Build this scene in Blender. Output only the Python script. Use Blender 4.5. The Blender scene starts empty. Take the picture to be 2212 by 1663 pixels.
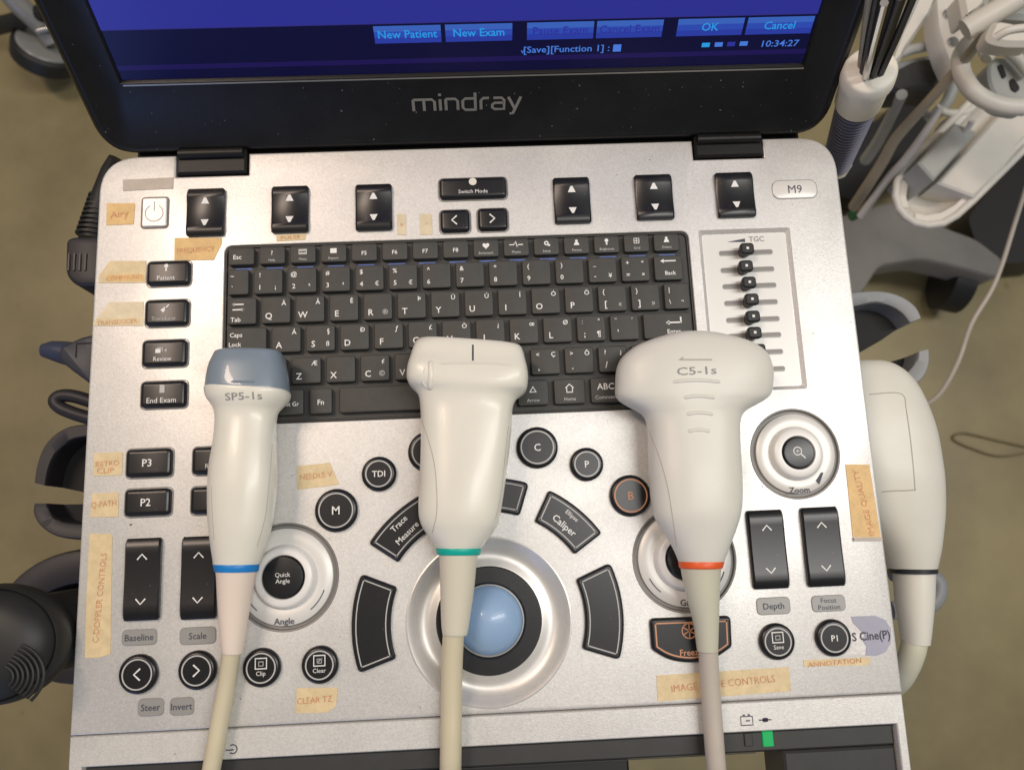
import bpy, bmesh, math, random
from math import radians, sin, cos, pi, atan2
from mathutils import Vector, Matrix
from mathutils.bvhtree import BVHTree
from mathutils.geometry import tessellate_polygon

random.seed(4)
SC = bpy.context.scene
COL = SC.collection

# ------------------------------------------------------------------ camera
FPX, CX, CY = 1736.5, 1106.0, 831.5          # photo measured at 2212 x 1663
CAM = Vector((0.0016817, -0.0552001, 0.3678974))
ROT = Matrix(((0.99870284, 0.03849710, -0.03332571),
              (-0.04389245, 0.98264291, -0.18023974),
              (0.02580856, 0.18146869, 0.98305800)))
cd = bpy.data.cameras.new('camera')
cam = bpy.data.objects.new('camera', cd)
COL.objects.link(cam)
cam.matrix_world = Matrix.Translation(CAM) @ ROT.to_4x4()
cd.sensor_width = 36.0
cd.lens = 36.0 * FPX / 2212.0
cd.clip_start = 0.01
cd.clip_end = 50
cd.dof.use_dof = True
cd.dof.focus_distance = 0.366
cd.dof.aperture_fstop = 13.0
SC.camera = cam

# ------------------------------------------------------------------ light
SC.view_settings.view_transform = 'Standard'
SC.view_settings.look = 'None'
SC.view_settings.exposure = 0.12
SC.view_settings.gamma = 1.0
SC.view_settings.use_curve_mapping = False
wd = bpy.data.worlds.new('World')
SC.world = wd
wd.use_nodes = True
wd.node_tree.nodes['Background'].inputs[0].default_value = (1.0, 0.97, 0.925, 1)
wd.node_tree.nodes['Background'].inputs[1].default_value = 0.19


def area(name, loc, target, sx, sy, power, color):
    l = bpy.data.lights.new(name, 'AREA')
    l.shape = 'RECTANGLE'
    l.size, l.size_y, l.energy, l.color = sx, sy, power, color
    o = bpy.data.objects.new(name, l)
    COL.objects.link(o)
    o.location = loc
    d = Vector(target) - Vector(loc)
    o.rotation_euler = d.to_track_quat('-Z', 'Y').to_euler()
    return o


area('ceiling_lamp_warm', (-1.02, 0.74, 2.0), (-0.1, 0.0, 0), 0.26, 0.80, 20, (1.0, 0.785, 0.63))
area('ceiling_lamp_white', (1.02, 0.16, 2.0), (0.1, 0, 0), 0.28, 1.7, 27, (1.0, 0.975, 0.93))
area('blue_tint_light', (-1.5, -2.3, 0.25), (-0.15, 0.1, 0), 0.7, 1.2, 8, (0.22, 0.38, 1.0))  # added blue light that tints the lid's left bezel and the cups

# ------------------------------------------------------------------ helpers


def P(px, py, z=0.0):
    """point of the photo -> the point it shows on the level plane at height z"""
    d = ROT @ Vector((px - CX, CY - py, -FPX))
    t = (z - CAM.z) / d.z
    return CAM + d * t


W, H = 0.36, 0.26363
LID_A = radians(63.5)
LO = Vector((0, H / 2 + 0.0018, 0.0))
LEX, LEY = Vector((1, 0, 0)), Vector((0, cos(LID_A), sin(LID_A)))
LN = Vector((0, -sin(LID_A), cos(LID_A)))


def PL(px, py):
    d = ROT @ Vector((px - CX, CY - py, -FPX))
    t = (LO - CAM).dot(LN) / d.dot(LN)
    q = CAM + d * t - LO
    return q.x, q.dot(LEY)


def flat(u, v, w):
    return Vector((u, v, w))


def lidf(u, v, w):
    return LO + LEX * u + LEY * v + LN * w


def srgb(r, g, b):
    def f(c):
        c /= 255.0
        return c / 12.92 if c < 0.04045 else ((c + 0.055) / 1.055) ** 2.4
    return (f(r), f(g), f(b))


def mat(name, c, rough=0.5, metal=0.0, var=0.0, vscale=60.0, bump=0.0, bscale=900.0, emit=None, estr=1.0,
        coat=0.0, specks=None, rvar=0.0, trans=0.0, sss=0.0, smear=0.0):
    m = bpy.data.materials.new(name)
    m.use_nodes = True
    nt = m.node_tree
    b = nt.nodes['Principled BSDF']
    b.inputs['Base Color'].default_value = (*c, 1)
    b.inputs['Roughness'].default_value = rough
    b.inputs['Metallic'].default_value = metal
    b.inputs['Coat Weight'].default_value = coat
    b.inputs['Transmission Weight'].default_value = trans
    if sss:
        b.inputs['Subsurface Weight'].default_value = sss
        b.inputs['Subsurface Radius'].default_value = (0.004, 0.003, 0.002)
    tc = nt.nodes.new('ShaderNodeTexCoord')
    src = None
    if var:
        n = nt.nodes.new('ShaderNodeTexNoise')
        n.inputs['Scale'].default_value = vscale
        n.inputs['Detail'].default_value = 6
        n.inputs['Roughness'].default_value = 0.65
        nt.links.new(tc.outputs['Object'], n.inputs['Vector'])
        r = nt.nodes.new('ShaderNodeValToRGB')
        r.color_ramp.elements[0].position = 0.3
        r.color_ramp.elements[1].position = 0.7
        r.color_ramp.elements[0].color = (*[x * (1 - var) for x in c], 1)
        r.color_ramp.elements[1].color = (*[min(1, x * (1 + var)) for x in c], 1)
        nt.links.new(n.outputs['Fac'], r.inputs['Fac'])
        src = r.outputs['Color']
        if rvar:
            mr = nt.nodes.new('ShaderNodeMapRange')
            mr.inputs['From Min'].default_value = 0.3
            mr.inputs['From Max'].default_value = 0.7
            mr.inputs['To Min'].default_value = rough - rvar
            mr.inputs['To Max'].default_value = rough + rvar
            nt.links.new(n.outputs['Fac'], mr.inputs['Value'])
            nt.links.new(mr.outputs['Result'], b.inputs['Roughness'])
    if smear:
        ns = nt.nodes.new('ShaderNodeTexNoise')
        ns.inputs['Scale'].default_value = 16
        ns.inputs['Detail'].default_value = 7
        ns.inputs['Distortion'].default_value = 0.6
        nt.links.new(tc.outputs['Object'], ns.inputs['Vector'])
        mr = nt.nodes.new('ShaderNodeMapRange')
        mr.inputs['From Min'].default_value = 0.32
        mr.inputs['From Max'].default_value = 0.68
        mr.inputs['To Min'].default_value = rough - smear
        mr.inputs['To Max'].default_value = rough + smear
        nt.links.new(ns.outputs['Fac'], mr.inputs['Value'])
        nt.links.new(mr.outputs['Result'], b.inputs['Roughness'])
    if specks:
        scol, sscale, sthr = specks
        v = nt.nodes.new('ShaderNodeTexNoise')
        v.inputs['Scale'].default_value = sscale
        v.inputs['Detail'].default_value = 1.0
        nt.links.new(tc.outputs['Object'], v.inputs['Vector'])
        rr = nt.nodes.new('ShaderNodeValToRGB')
        rr.color_ramp.elements[0].position = sthr
        rr.color_ramp.elements[1].position = sthr + 0.03
        nt.links.new(v.outputs['Fac'], rr.inputs['Fac'])
        mx = nt.nodes.new('ShaderNodeMix')
        mx.data_type = 'RGBA'
        nt.links.new(rr.outputs['Color'], mx.inputs['Factor'])
        if src:
            nt.links.new(src, mx.inputs[6])
        else:
            mx.inputs[6].default_value = (*c, 1)
        mx.inputs[7].default_value = (*scol, 1)
        src = mx.outputs[2]
    if src:
        nt.links.new(src, b.inputs['Base Color'])
    if bump:
        n2 = nt.nodes.new('ShaderNodeTexNoise')
        n2.inputs['Scale'].default_value = bscale
        n2.inputs['Detail'].default_value = 3
        nt.links.new(tc.outputs['Object'], n2.inputs['Vector'])
        bp = nt.nodes.new('ShaderNodeBump')
        bp.inputs['Strength'].default_value = bump
        bp.inputs['Distance'].default_value = 0.0005
        nt.links.new(n2.outputs['Fac'], bp.inputs['Height'])
        nt.links.new(bp.outputs['Normal'], b.inputs['Normal'])
    if emit:
        b.inputs['Emission Color'].default_value = (*emit, 1)
        b.inputs['Emission Strength'].default_value = estr
    return m


class MB:
    """collects one mesh"""

    def __init__(s):
        s.bm = bmesh.new()
        s.mats = []

    def mi(s, m):
        if m not in s.mats:
            s.mats.append(m)
        return s.mats.index(m)

    def loop(s, pts):
        return [s.bm.verts.new(p) for p in pts]

    def face(s, vs, m):
        if len(vs) > 6:
            for t in tessellate_polygon([[v.co for v in vs]]):
                s.face([vs[i] for i in t], m)
            return None
        try:
            f = s.bm.faces.new(vs)
            f.material_index = s.mi(m)
            return f
        except ValueError:
            return None

    def bridge(s, a, b, m, closed=True):
        n = len(a)
        for i in range(n if closed else n - 1):
            j = (i + 1) % n
            s.face((a[i], a[j], b[j], b[i]), m)

    def loft(s, loops, m, cap0=True, cap1=True, closed=True):
        L = [s.loop(l) for l in loops]
        for a, b in zip(L, L[1:]):
            s.bridge(a, b, m, closed)
        if cap0:
            s.face(list(reversed(L[0])), m)
        if cap1:
            s.face(L[-1], m)
        return L

    def prism(s, poly, levels, m, fr=flat, cap0=False, cap1=True):
        """levels: (inset, height) from the bottom up"""
        s.loft([[fr(u, v, w) for u, v in (inset(poly, d) if d else poly)] for d, w in levels], m, cap0, cap1)

    def poly(s, pts, w, m, fr=flat):
        s.face(s.loop([fr(u, v, w) for u, v in pts]), m)

    def stroke(s, pts, width, w, m, fr=flat, closed=False):
        n = len(pts)
        A, B = [], []
        for i in range(n):
            if closed:
                p, q = pts[i - 1], pts[(i + 1) % n]
            else:
                p, q = pts[max(0, i - 1)], pts[min(n - 1, i + 1)]
            dx, dy = q[0] - p[0], q[1] - p[1]
            l = math.hypot(dx, dy) or 1
            nx, ny = -dy / l * width / 2, dx / l * width / 2
            A.append(fr(pts[i][0] - nx, pts[i][1] - ny, w))
            B.append(fr(pts[i][0] + nx, pts[i][1] + ny, w))
        s.bridge(s.loop(A), s.loop(B), m, closed)

    def text(s, t, u, v, h, w, m, fr=flat, rot=0.0, align='C', bold=None, sx=1.0, fit=None, spacing=1.0):
        if bold is None:
            bold = 0.010 if h > .0024 else 0.0
        vs, fs, x0, x1 = text_geo(t, bold)
        k = h / 0.70
        if fit:
            sx = fit / ((x1 - x0) * k)
        off = {'C': (x0 + x1) / 2, 'L': x0, 'R': x1}[align]
        c, d = cos(rot), sin(rot)
        N = []
        for x, y in vs:
            a, b = (x - off) * k * sx, (y - 0.35) * k
            N.append(s.bm.verts.new(fr(u + a * c - b * d, v + a * d + b * c, w)))
        for f in fs:
            s.face([N[i] for i in f], m)

    def revolve(s, prof, c, m, n=48, fr=flat, cap=True):
        """prof: (r, z) from outside in"""
        L = [s.loop([fr(c[0] + r * cos(2 * pi * i / n), c[1] + r * sin(2 * pi * i / n), z) for i in range(n)]) for r, z in prof]
        for a, b in zip(L, L[1:]):
            s.bridge(a, b, m)
        if cap:
            s.face(L[-1], m)

    def tube(s, pts, r, m, n=14, caps=True):
        pts = [Vector(p) for p in pts]
        R = r if isinstance(r, (list, tuple)) else [r] * len(pts)
        T = [(pts[min(i + 1, len(pts) - 1)] - pts[max(i - 1, 0)]).normalized() for i in range(len(pts))]
        up = Vector((0, 0, 1)) if abs(T[0].z) < 0.9 else Vector((1, 0, 0))
        x = T[0].cross(up).normalized()
        loops = []
        for p, t, rr in zip(pts, T, R):
            x = (x - t * x.dot(t)).normalized()
            y = t.cross(x)
            loops.append([p + (x * cos(2 * pi * k / n) + y * sin(2 * pi * k / n)) * rr for k in range(n)])
        s.loft(loops, m, caps, caps)

    def box(s, a, b, m, bev=0.0):
        x0, y0, z0 = a
        x1, y1, z1 = b
        pl = [(x0, y0), (x1, y0), (x1, y1), (x0, y1)]
        if bev:
            s.prism(pl, [(bev, z0), (0, z0 + bev), (0, z1 - bev), (bev, z1)], m, cap0=True)
        else:
            s.prism(pl, [(0, z0), (0, z1)], m, cap0=True)

    def obj(s, name, parent=None, origin=None, smooth=35, fixn=True):
        bm = s.bm
        if fixn:
            bmesh.ops.recalc_face_normals(bm, faces=bm.faces[:])
        if origin is None:
            if parent is not None:
                mn = [min(v.co[i] for v in bm.verts) for i in range(3)]
                mx = [max(v.co[i] for v in bm.verts) for i in range(3)]
                origin = Vector(((mn[0] + mx[0]) / 2, (mn[1] + mx[1]) / 2, mn[2]))
            else:
                origin = Vector((0, 0, 0))
        origin = Vector(origin)
        for v in bm.verts:
            v.co -= origin
        me = bpy.data.meshes.new(name)
        bm.to_mesh(me)
        bm.free()
        for m in s.mats:
            me.materials.append(m)
        if smooth:
            for p in me.polygons:
                p.use_smooth = True
            me.set_sharp_from_angle(angle=radians(smooth))
        o = bpy.data.objects.new(name, me)
        COL.objects.link(o)
        WO[o.name] = origin
        o.location = origin
        if parent is not None:
            o.parent = parent
            o.location = origin - WO[parent.name]
        return o


WO = {}
TXT = {}


def text_geo(t, bold):
    k = (t, bold)
    if k not in TXT:
        cu = bpy.data.curves.new('lettering', 'FONT')
        cu.body = t
        cu.offset = bold
        cu.resolution_u = 2
        cu.fill_mode = 'FRONT'
        o = bpy.data.objects.new('lettering', cu)
        COL.objects.link(o)
        dg = bpy.context.evaluated_depsgraph_get()
        e = o.evaluated_get(dg)
        me = e.to_mesh()
        vs = [(v.co.x, v.co.y) for v in me.vertices]
        fs = [tuple(p.vertices) for p in me.polygons]
        e.to_mesh_clear()
        bpy.data.objects.remove(o)
        bpy.data.curves.remove(cu)
        xs = [v[0] for v in vs] or [0, 1]
        TXT[k] = (vs, fs, min(xs), max(xs))
    return TXT[k]


def area2(p):
    return sum(p[i - 1][0] * p[i][1] - p[i][0] * p[i - 1][1] for i in range(len(p)))


def inset(poly, d):
    """offset a polygon inwards by d"""
    n = len(poly)
    sg = 1 if area2(poly) > 0 else -1
    out = []
    for i in range(n):
        p0, p1, p2 = poly[i - 1], poly[i], poly[(i + 1) % n]
        e1 = (p1[0] - p0[0], p1[1] - p0[1])
        e2 = (p2[0] - p1[0], p2[1] - p1[1])
        l1, l2 = math.hypot(*e1) or 1e-9, math.hypot(*e2) or 1e-9
        n1 = (-e1[1] / l1 * sg, e1[0] / l1 * sg)
        n2 = (-e2[1] / l2 * sg, e2[0] / l2 * sg)
        k = 1 + n1[0] * n2[0] + n1[1] * n2[1]
        k = max(k, 0.3)
        out.append((p1[0] + d * (n1[0] + n2[0]) / k, p1[1] + d * (n1[1] + n2[1]) / k))
    return out


def round_poly(pts, r, n=5):
    """round the corners of a polygon"""
    out = []
    m = len(pts)
    for i in range(m):
        rr = r[i] if isinstance(r, (list, tuple)) else r
        p0, p1, p2 = Vector(pts[i - 1]), Vector(pts[i]), Vector(pts[(i + 1) % m])
        if rr <= 0:
            out.append(tuple(p1))
            continue
        a, b = (p0 - p1), (p2 - p1)
        t = min(rr, a.length * 0.49, b.length * 0.49)
        q0, q2 = p1 + a.normalized() * t, p1 + b.normalized() * t
        for k in range(n + 1):
            s = k / n
            out.append(tuple(q0 * (1 - s) ** 2 + p1 * 2 * s * (1 - s) * 0.9 + p1 * 0 + q2 * s ** 2 + (q0 + q2) * 0.1 * s * (1 - s)))
    return out


def rrect(cx, cy, w, h, r, n=5):
    return round_poly([(cx - w / 2, cy - h / 2), (cx + w / 2, cy - h / 2), (cx + w / 2, cy + h / 2), (cx - w / 2, cy + h / 2)], r, n)


def circle(cx, cy, r, n=40):
    return [(cx + r * cos(2 * pi * i / n), cy + r * sin(2 * pi * i / n)) for i in range(n)]


def prect(x0, y0, x1, y1, z=0.0):
    """a level rectangle seen as the box x0..y1 in the photo -> centre x, y, width, height in metres"""
    c = P((x0 + x1) / 2, (y0 + y1) / 2, z)
    w = P(x1, (y0 + y1) / 2, z).x - P(x0, (y0 + y1) / 2, z).x
    h = P((x0 + x1) / 2, y0, z).y - P((x0 + x1) / 2, y1, z).y
    return c.x, c.y, w - 0.03 * h, h - 0.03 * w


def thing(name, label, cat, loc=(0, 0, 0), group=None):
    o = bpy.data.objects.new(name, None)
    COL.objects.link(o)
    o.empty_display_size = 0.02
    o.location = loc
    WO[o.name] = Vector(loc)
    o['label'], o['category'] = label, cat
    if group:
        o['group'] = group
    return o


def tag(o, label, cat=None, group=None, kind=None):
    if label:
        o['label'] = label
    if cat:
        o['category'] = cat
    if group:
        o['group'] = group
    if kind:
        o['kind'] = kind
    return o


# ------------------------------------------------------------------ materials
M = {}
M['silver'] = mat('silver_paint', (0.675, 0.665, 0.645), 0.41, 0.40, var=0.13, vscale=1100, bump=0.13, bscale=1700, specks=((0.22, 0.21, 0.21), 420, 0.79), smear=.085)
M['silver2'] = mat('satin_silver', (0.74, 0.725, 0.70), 0.42, 0.55, var=0.03, vscale=400)
M['groove'] = mat('groove_grey', (0.23, 0.22, 0.21), 0.5, 0.3)
M['white_ring'] = mat('pale_knob', (0.80, 0.79, 0.765), 0.38, 0.05)
M['bed'] = mat('keyboard_plastic', (0.034, 0.033, 0.030), 0.5, var=0.15, vscale=500)
M['key'] = mat('key_plastic', (0.050, 0.049, 0.044), 0.55, var=0.10, vscale=300, bump=0.15, bscale=3000)
M['black'] = mat('button_black', (0.007, 0.007, 0.009), 0.32, var=0.2, vscale=200, specks=((0.08, 0.08, 0.08), 900, 0.76))
M['lid'] = mat('lid_plastic', (0.008, 0.008, 0.009), 0.36, var=0.25, vscale=40, bump=0.12, bscale=2500, specks=((0.20, 0.21, 0.22), 700, 0.775), rvar=0.06)
M['hinge'] = mat('hinge_plastic', (0.008, 0.008, 0.008), 0.42)
M['print'] = mat('white_print', (0.80, 0.80, 0.78), 0.5)
M['printdim'] = mat('worn_white_print', (0.48, 0.48, 0.47), 0.5)
M['printkey'] = mat('key_print', (0.86, 0.86, 0.83), 0.5)
M['printblue'] = mat('blue_key_print', (0.10, 0.17, 0.52), 0.5)
M['printorange'] = mat('orange_print', (0.62, 0.30, 0.16), 0.5)
M['printdark'] = mat('dark_print', (0.06, 0.06, 0.09), 0.6)
M['printgrey'] = mat('grey_print', (0.28, 0.27, 0.27), 0.6)
M['ball'] = mat('trackball_blue', (0.29, 0.44, 0.66), 0.34, coat=0.15, sss=0.2)
M['tape'] = mat('label_tape', (0.70, 0.56, 0.33), 0.5, var=0.13, vscale=160, bump=.5, bscale=260)
M['tape_pale'] = mat('pale_label_tape', (0.70, 0.60, 0.41), 0.45, var=0.13, vscale=120, bump=.5, bscale=260)
M['tape_orange'] = mat('orange_label_tape', (0.72, 0.48, 0.20), 0.5, var=0.14, vscale=160, bump=.5, bscale=260)
M['tape_grey'] = mat('grey_label_tape', (0.46, 0.40, 0.34), 0.45, var=0.10, vscale=160)
M['ink'] = mat('faded_red_ink', (0.60, 0.29, 0.15), 0.6, var=0.35, vscale=700)
M['plate'] = mat('label_plate', (0.31, 0.31, 0.30), 0.42, 0.15)
M['badge'] = mat('model_badge', (0.74, 0.73, 0.70), 0.38, 0.12)
M['logo'] = mat('logo_metal', (0.42, 0.41, 0.37), 0.35, 0.7)
M['probe'] = mat('probe_ivory', (0.765, 0.745, 0.655), 0.34, var=0.03, vscale=30, coat=0.06, sss=0.05, smear=.05)
M['probe_cream'] = mat('probe_grey_cream', (0.70, 0.69, 0.625), 0.40, var=0.03, vscale=30, sss=0.05, smear=.05)
M['probe_grip'] = mat('probe_grip', (0.70, 0.66, 0.55), 0.45)
M['relief_pink'] = mat('strain_relief_pink', (0.82, 0.70, 0.60), 0.45)
M['relief'] = mat('strain_relief_ivory', (0.68, 0.64, 0.52), 0.42)
M['relief_olive'] = mat('strain_relief_olive', (0.58, 0.57, 0.45), 0.45)
M['cable'] = mat('cable_cream', (0.62, 0.56, 0.40), 0.45)
M['cable_grey'] = mat('cable_beige_grey', (0.50, 0.45, 0.39), 0.45)
M['lens'] = mat('lens_blue_grey', (0.215, 0.27, 0.325), 0.32, var=0.03, vscale=80, coat=0.3)
M['seam'] = mat('seam_line', (0.42, 0.39, 0.33), 0.5)
M['blue'] = mat('ring_blue', (0.01, 0.22, 0.62), 0.4)
M['green'] = mat('ring_green', (0.0, 0.42, 0.34), 0.4)
M['red'] = mat('ring_red', (0.80, 0.11, 0.02), 0.4)
M['ringblack'] = mat('ring_black', (0.02, 0.022, 0.03), 0.4)
M['dark'] = mat('dark_plastic', (0.036, 0.036, 0.035), 0.45, var=0.1, vscale=100)
M['darkest'] = mat('black_plastic', (0.008, 0.008, 0.009), 0.5)
M['rubber'] = mat('black_rubber', (0.012, 0.013, 0.013), 0.52, var=0.2, vscale=60)
M['cup'] = mat('cup_plastic', (0.022, 0.020, 0.025), 0.5, var=0.1, vscale=90)
M['cupin'] = mat('cup_shade_black', (0.005, 0.005, 0.006), 0.7)  # black colour stands in for the shade inside the holder cups
M['cupgrey'] = mat('grey_cup_plastic', (0.26, 0.27, 0.28), 0.5)
M['greybase'] = mat('grey_base_plastic', (0.20, 0.19, 0.175), 0.55, var=0.12, vscale=14)
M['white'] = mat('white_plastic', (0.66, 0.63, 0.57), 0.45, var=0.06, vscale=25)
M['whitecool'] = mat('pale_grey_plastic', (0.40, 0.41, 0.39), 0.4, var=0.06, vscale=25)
M['collar'] = mat('collar_ivory', (0.74, 0.70, 0.60), 0.4)
M['hose'] = mat('hose_blue_grey', (0.20, 0.20, 0.27), 0.35)
M['hosedark'] = mat('hose_groove', (0.02, 0.02, 0.028), 0.6)
M['tan'] = mat('tan_tubing', (0.36, 0.31, 0.22), 0.4)
M['chrome'] = mat('bright_metal', (0.6, 0.6, 0.6), 0.22, 1.0)
M['caster'] = mat('caster_grey', (0.24, 0.245, 0.24), 0.28, var=0.1, vscale=50)
M['floor'] = mat('vinyl_floor', (0.285, 0.235, 0.118), 0.42, var=0.24, vscale=4.0, bump=0.05, bscale=200, specks=((0.26, 0.19, 0.09), 40, 0.76), rvar=0.05)  # broad noise puts uneven light and shade into the mottled vinyl's colour
M['led'] = mat('green_led', (0.0, 0.3, 0.08), 0.4, emit=(0.0, 0.42, 0.10), estr=0.3)


for _n in ('lid', 'hinge'):
    M[_n].node_tree.nodes['Principled BSDF'].inputs['Specular IOR Level'].default_value = 0.32


def scr(name, c, s=1.0):
    m = mat(name, (0.0, 0.0, 0.0), 0.22, emit=c, estr=s * 0.92)
    m.node_tree.nodes['Principled BSDF'].inputs['Specular IOR Level'].default_value = 0.22
    return m


M['scr_main'] = scr('screen_blue', srgb(43, 46, 140))
M['scr_strip'] = scr('screen_navy', srgb(9, 9, 50))
M['scr_status'] = scr('screen_violet', srgb(26, 18, 78))
M['scr_line'] = scr('screen_edge_line', srgb(45, 42, 120))
M['scr_btn'] = scr('screen_button', srgb(44, 72, 172))
M['scr_btn2'] = scr('screen_button_top', srgb(56, 96, 182))
M['scr_btn3'] = scr('screen_button_bottom', srgb(40, 58, 158))
M['scr_text'] = scr('screen_cyan', srgb(40, 150, 222))
M['scr_dim'] = scr('screen_dim_text', srgb(44, 48, 150))
M['scr_dim2'] = scr('screen_status_text', srgb(70, 120, 215))

# ------------------------------------------------------------------ floor
FZ = -0.80
b = MB()
b.poly([(-4, -4), (4, -4), (4, 4), (-4, 4)], FZ, M['floor'])
fl = b.obj('floor', smooth=0)
fl['kind'] = 'structure'

# ------------------------------------------------------------------ the console
mach = thing('ultrasound_machine', 'open laptop style ultrasound console with silver control panel and dark screen lid', 'ultrasound machine', (0, 0, -0.055))

# key outlines of the panel
KB = (-0.1200, -0.0018, 0.1032, 0.0852)            # keyboard well
KBP = round_poly([(KB[0], KB[1]), (KB[2], KB[1]), (KB[2], KB[3]), (KB[0], KB[3])], [0.003, 0.003, 0.004, 0.004], 4)
tb = P(1056.4, 1341)
TB = (tb.x, tb.y)
an = P(616.7, 1245.5)
AN = (an.x, an.y)
ga = P(1478.5, 1207)
GA = (ga.x, ga.y)
zo = P(1717.8, 979.5)
ZO = (zo.x, zo.y)
tg0, tg1, tg2, tg3 = P(1511, 496), P(1709, 493), P(1741, 838), P(1537, 849)
TG = [((tg3.x + tg0.x) / 2, (tg3.y + tg2.y) / 2), ((tg1.x + tg2.x) / 2, (tg3.y + tg2.y) / 2),
      ((tg1.x + tg2.x) / 2, (tg0.y + tg1.y) / 2), ((tg3.x + tg0.x) / 2, (tg0.y + tg1.y) / 2)]
TGP = round_poly(TG, 0.0012, 3)

hl0, hl1 = P(380, 360).x, P(537, 360).x
hr0, hr1 = P(1497, 330).x, P(1650, 330).x
HN = P(460, 380).y
T = H / 2
OUT = [(-0.1805, -T), (0.18, -T)]
OUT += round_poly([(0.18, 0), (0.18, T), (0.0, T)], [0, 0.017, 0], 9)[1:-1]
OUT += [(hr1, T), (hr1, HN + 0.001), (hr0, HN + 0.001), (hr0, T), (hl1, T), (hl1, HN), (hl0, HN), (hl0, T)]
OUT += round_poly([(0, T), (-0.18, T), (-0.18, 0)], [0, 0.017, 0], 9)[1:-1]

HOLES = [KBP, TGP, circle(*TB, 0.0366, 64), circle(*AN, 0.0236, 56), circle(*GA, 0.0236, 56), circle(*ZO, 0.0210, 56)]
b = MB()
bm = b.bm
edges = []


def add_ring(pts, z=0.0):
    vs = b.loop([Vector((x, y, z)) for x, y in pts])
    es = [bm.edges.new((vs[i - 1], vs[i])) for i in range(len(vs))]
    edges.extend(es)
    return vs


top = add_ring(inset(OUT, 0.0011))
rings = [add_ring(h) for h in HOLES]
bmesh.ops.triangle_fill(bm, use_beauty=True, use_dissolve=False, edges=edges, normal=(0, 0, 1))
b.mi(M['silver'])
prev = top
for d, z in [(0.0006, -0.00015), (0.00025, -0.0004), (0.00005, -0.0008), (0, -0.0014), (0, -0.030), (0.004, -0.045)]:
    nx = b.loop([Vector((x, y, z)) for x, y in inset(OUT, d)])
    b.bridge(prev, nx, M['silver'])
    prev = nx
b.face(prev, M['dark'])


def well(vs, pts, steps, m):
    pv = vs
    for d, z in steps:
        nx = b.loop([Vector((x, y, z)) for x, y in inset(pts, d)])
        b.bridge(pv, nx, m)
        pv = nx
    return pv


well(rings[0], KBP, [(0.0003, -0.0003), (0.0005, -0.0040)], M['silver'])
pv = rings[1]
for d, z in [(0.0003, -0.0003), (0.0018, -0.0016), (0.0022, -0.0016)]:
    nx = b.loop([Vector((x, y, z)) for x, y in round_poly(inset(TG, d), 0.0012, 3)])
    b.bridge(pv, nx, M['silver'])
    pv = nx
b.face(pv, M['badge'])
bmesh.ops.recalc_face_normals(bm, faces=bm.faces[:])
# printing on the bare panel
panel = b.obj('control_panel', mach, (0, 0, -0.045), smooth=25)

# ---- keyboard: tray and keys
b = MB()
b.prism(inset(KBP, 0.0002), [(0, -0.004), (0, -0.0012), (0.0006, -0.0006), (0.0011, -0.0006), (0.0015, -0.0016)], M['bed'])
kbd = b.obj('keyboard', mach, ((KB[0] + KB[2]) / 2, (KB[1] + KB[3]) / 2, -0.004))
KX = -0.1174
PT = 0.01584


def rowy(x, y0, y1):
    return P(x, y0).y, P(x, y1).y


ROWS = [rowy(540, 537, 574), rowy(540, 583.5, 638), rowy(540, 644.5, 702), rowy(540, 709, 765.5), rowy(640, 773.5, 830.5), rowy(735, 838, 893)]
ZK = 0.0016


def key(row, x, w, legends=(), name='key', h=None):
    """legends: (text or callable, u 0..1, v 0..1, cap height mm, material)"""
    y1, y0 = ROWS[row]
    g = 0.0024
    cx, cy, ww, hh = x + (w - g) / 2, (y0 + y1) / 2, w - g, (y1 - y0)
    k = MB()
    pl = rrect(cx, cy, ww, hh, 0.0011, 3)
    k.prism(pl, [(0, -0.0014), (0, ZK - 0.0005), (0.00022, ZK - 0.00015), (0.0006, ZK)], M['key'])
    z = ZK + 0.00012
    for lg in legends:
        t, u, v, ch, mm = lg
        px, py = cx + (u - 0.5) * ww, cy + (v - 0.5) * hh
        if callable(t):
            t(k, px, py, ch / 1000, z, mm)
        else:
            k.text(t, px, py, ch / 1000 * 1.08, z, mm, bold=0.010)
    return k.obj(name, kbd)


PK = M['printkey']
PD = M['printdim']


def blueline(k, x, y, s, z, m):
    k.poly([(x - s * 1.2, y - 0.00035), (x + s * 1.2, y - 0.00035), (x + s * 1.2, y + 0.00035), (x - s * 1.2, y + 0.00035)], z, m)


def ic_rect(k, x, y, s, z, m):
    k.poly([(x - s, y - s * .8), (x + s, y - s * .8), (x + s, y + s * .8), (x - s, y + s * .8)], z, m)


def ic_key(k, x, y, s, z, m):
    k.stroke([(x - s * 1.2, y - s * .7), (x + s * 1.2, y - s * .7), (x + s * 1.2, y + s * .7), (x - s * 1.2, y + s * .7)], 0.0004, z, m, closed=True)
    for i in range(-2, 3):
        for j in (-0.3, 0.3):
            k.poly([(x + i * s * .42 - .0002, y + j * s - .0002), (x + i * s * .42 + .0002, y + j * s - .0002), (x + i * s * .42 + .0002, y + j * s + .0002), (x + i * s * .42 - .0002, y + j * s + .0002)], z, m)


def ic_heart(k, x, y, s, z, m):
    pts = []
    for i in range(20):
        a = 2 * pi * i / 20
        pts.append((x + s * 0.07 * 16 * sin(a) ** 3, y + s * 0.07 * (13 * cos(a) - 5 * cos(2 * a) - 2 * cos(3 * a) - cos(4 * a))))
    k.face(k.loop([Vector((p[0], p[1], z)) for p in pts]), m)


def ic_ecg(k, x, y, s, z, m):
    k.stroke([(x - 2.2 * s, y), (x - .8 * s, y), (x - .2 * s, y + 1.1 * s), (x + .3 * s, y - .7 * s), (x + .7 * s, y), (x + 2.2 * s, y)], 0.0005, z, m)


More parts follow.
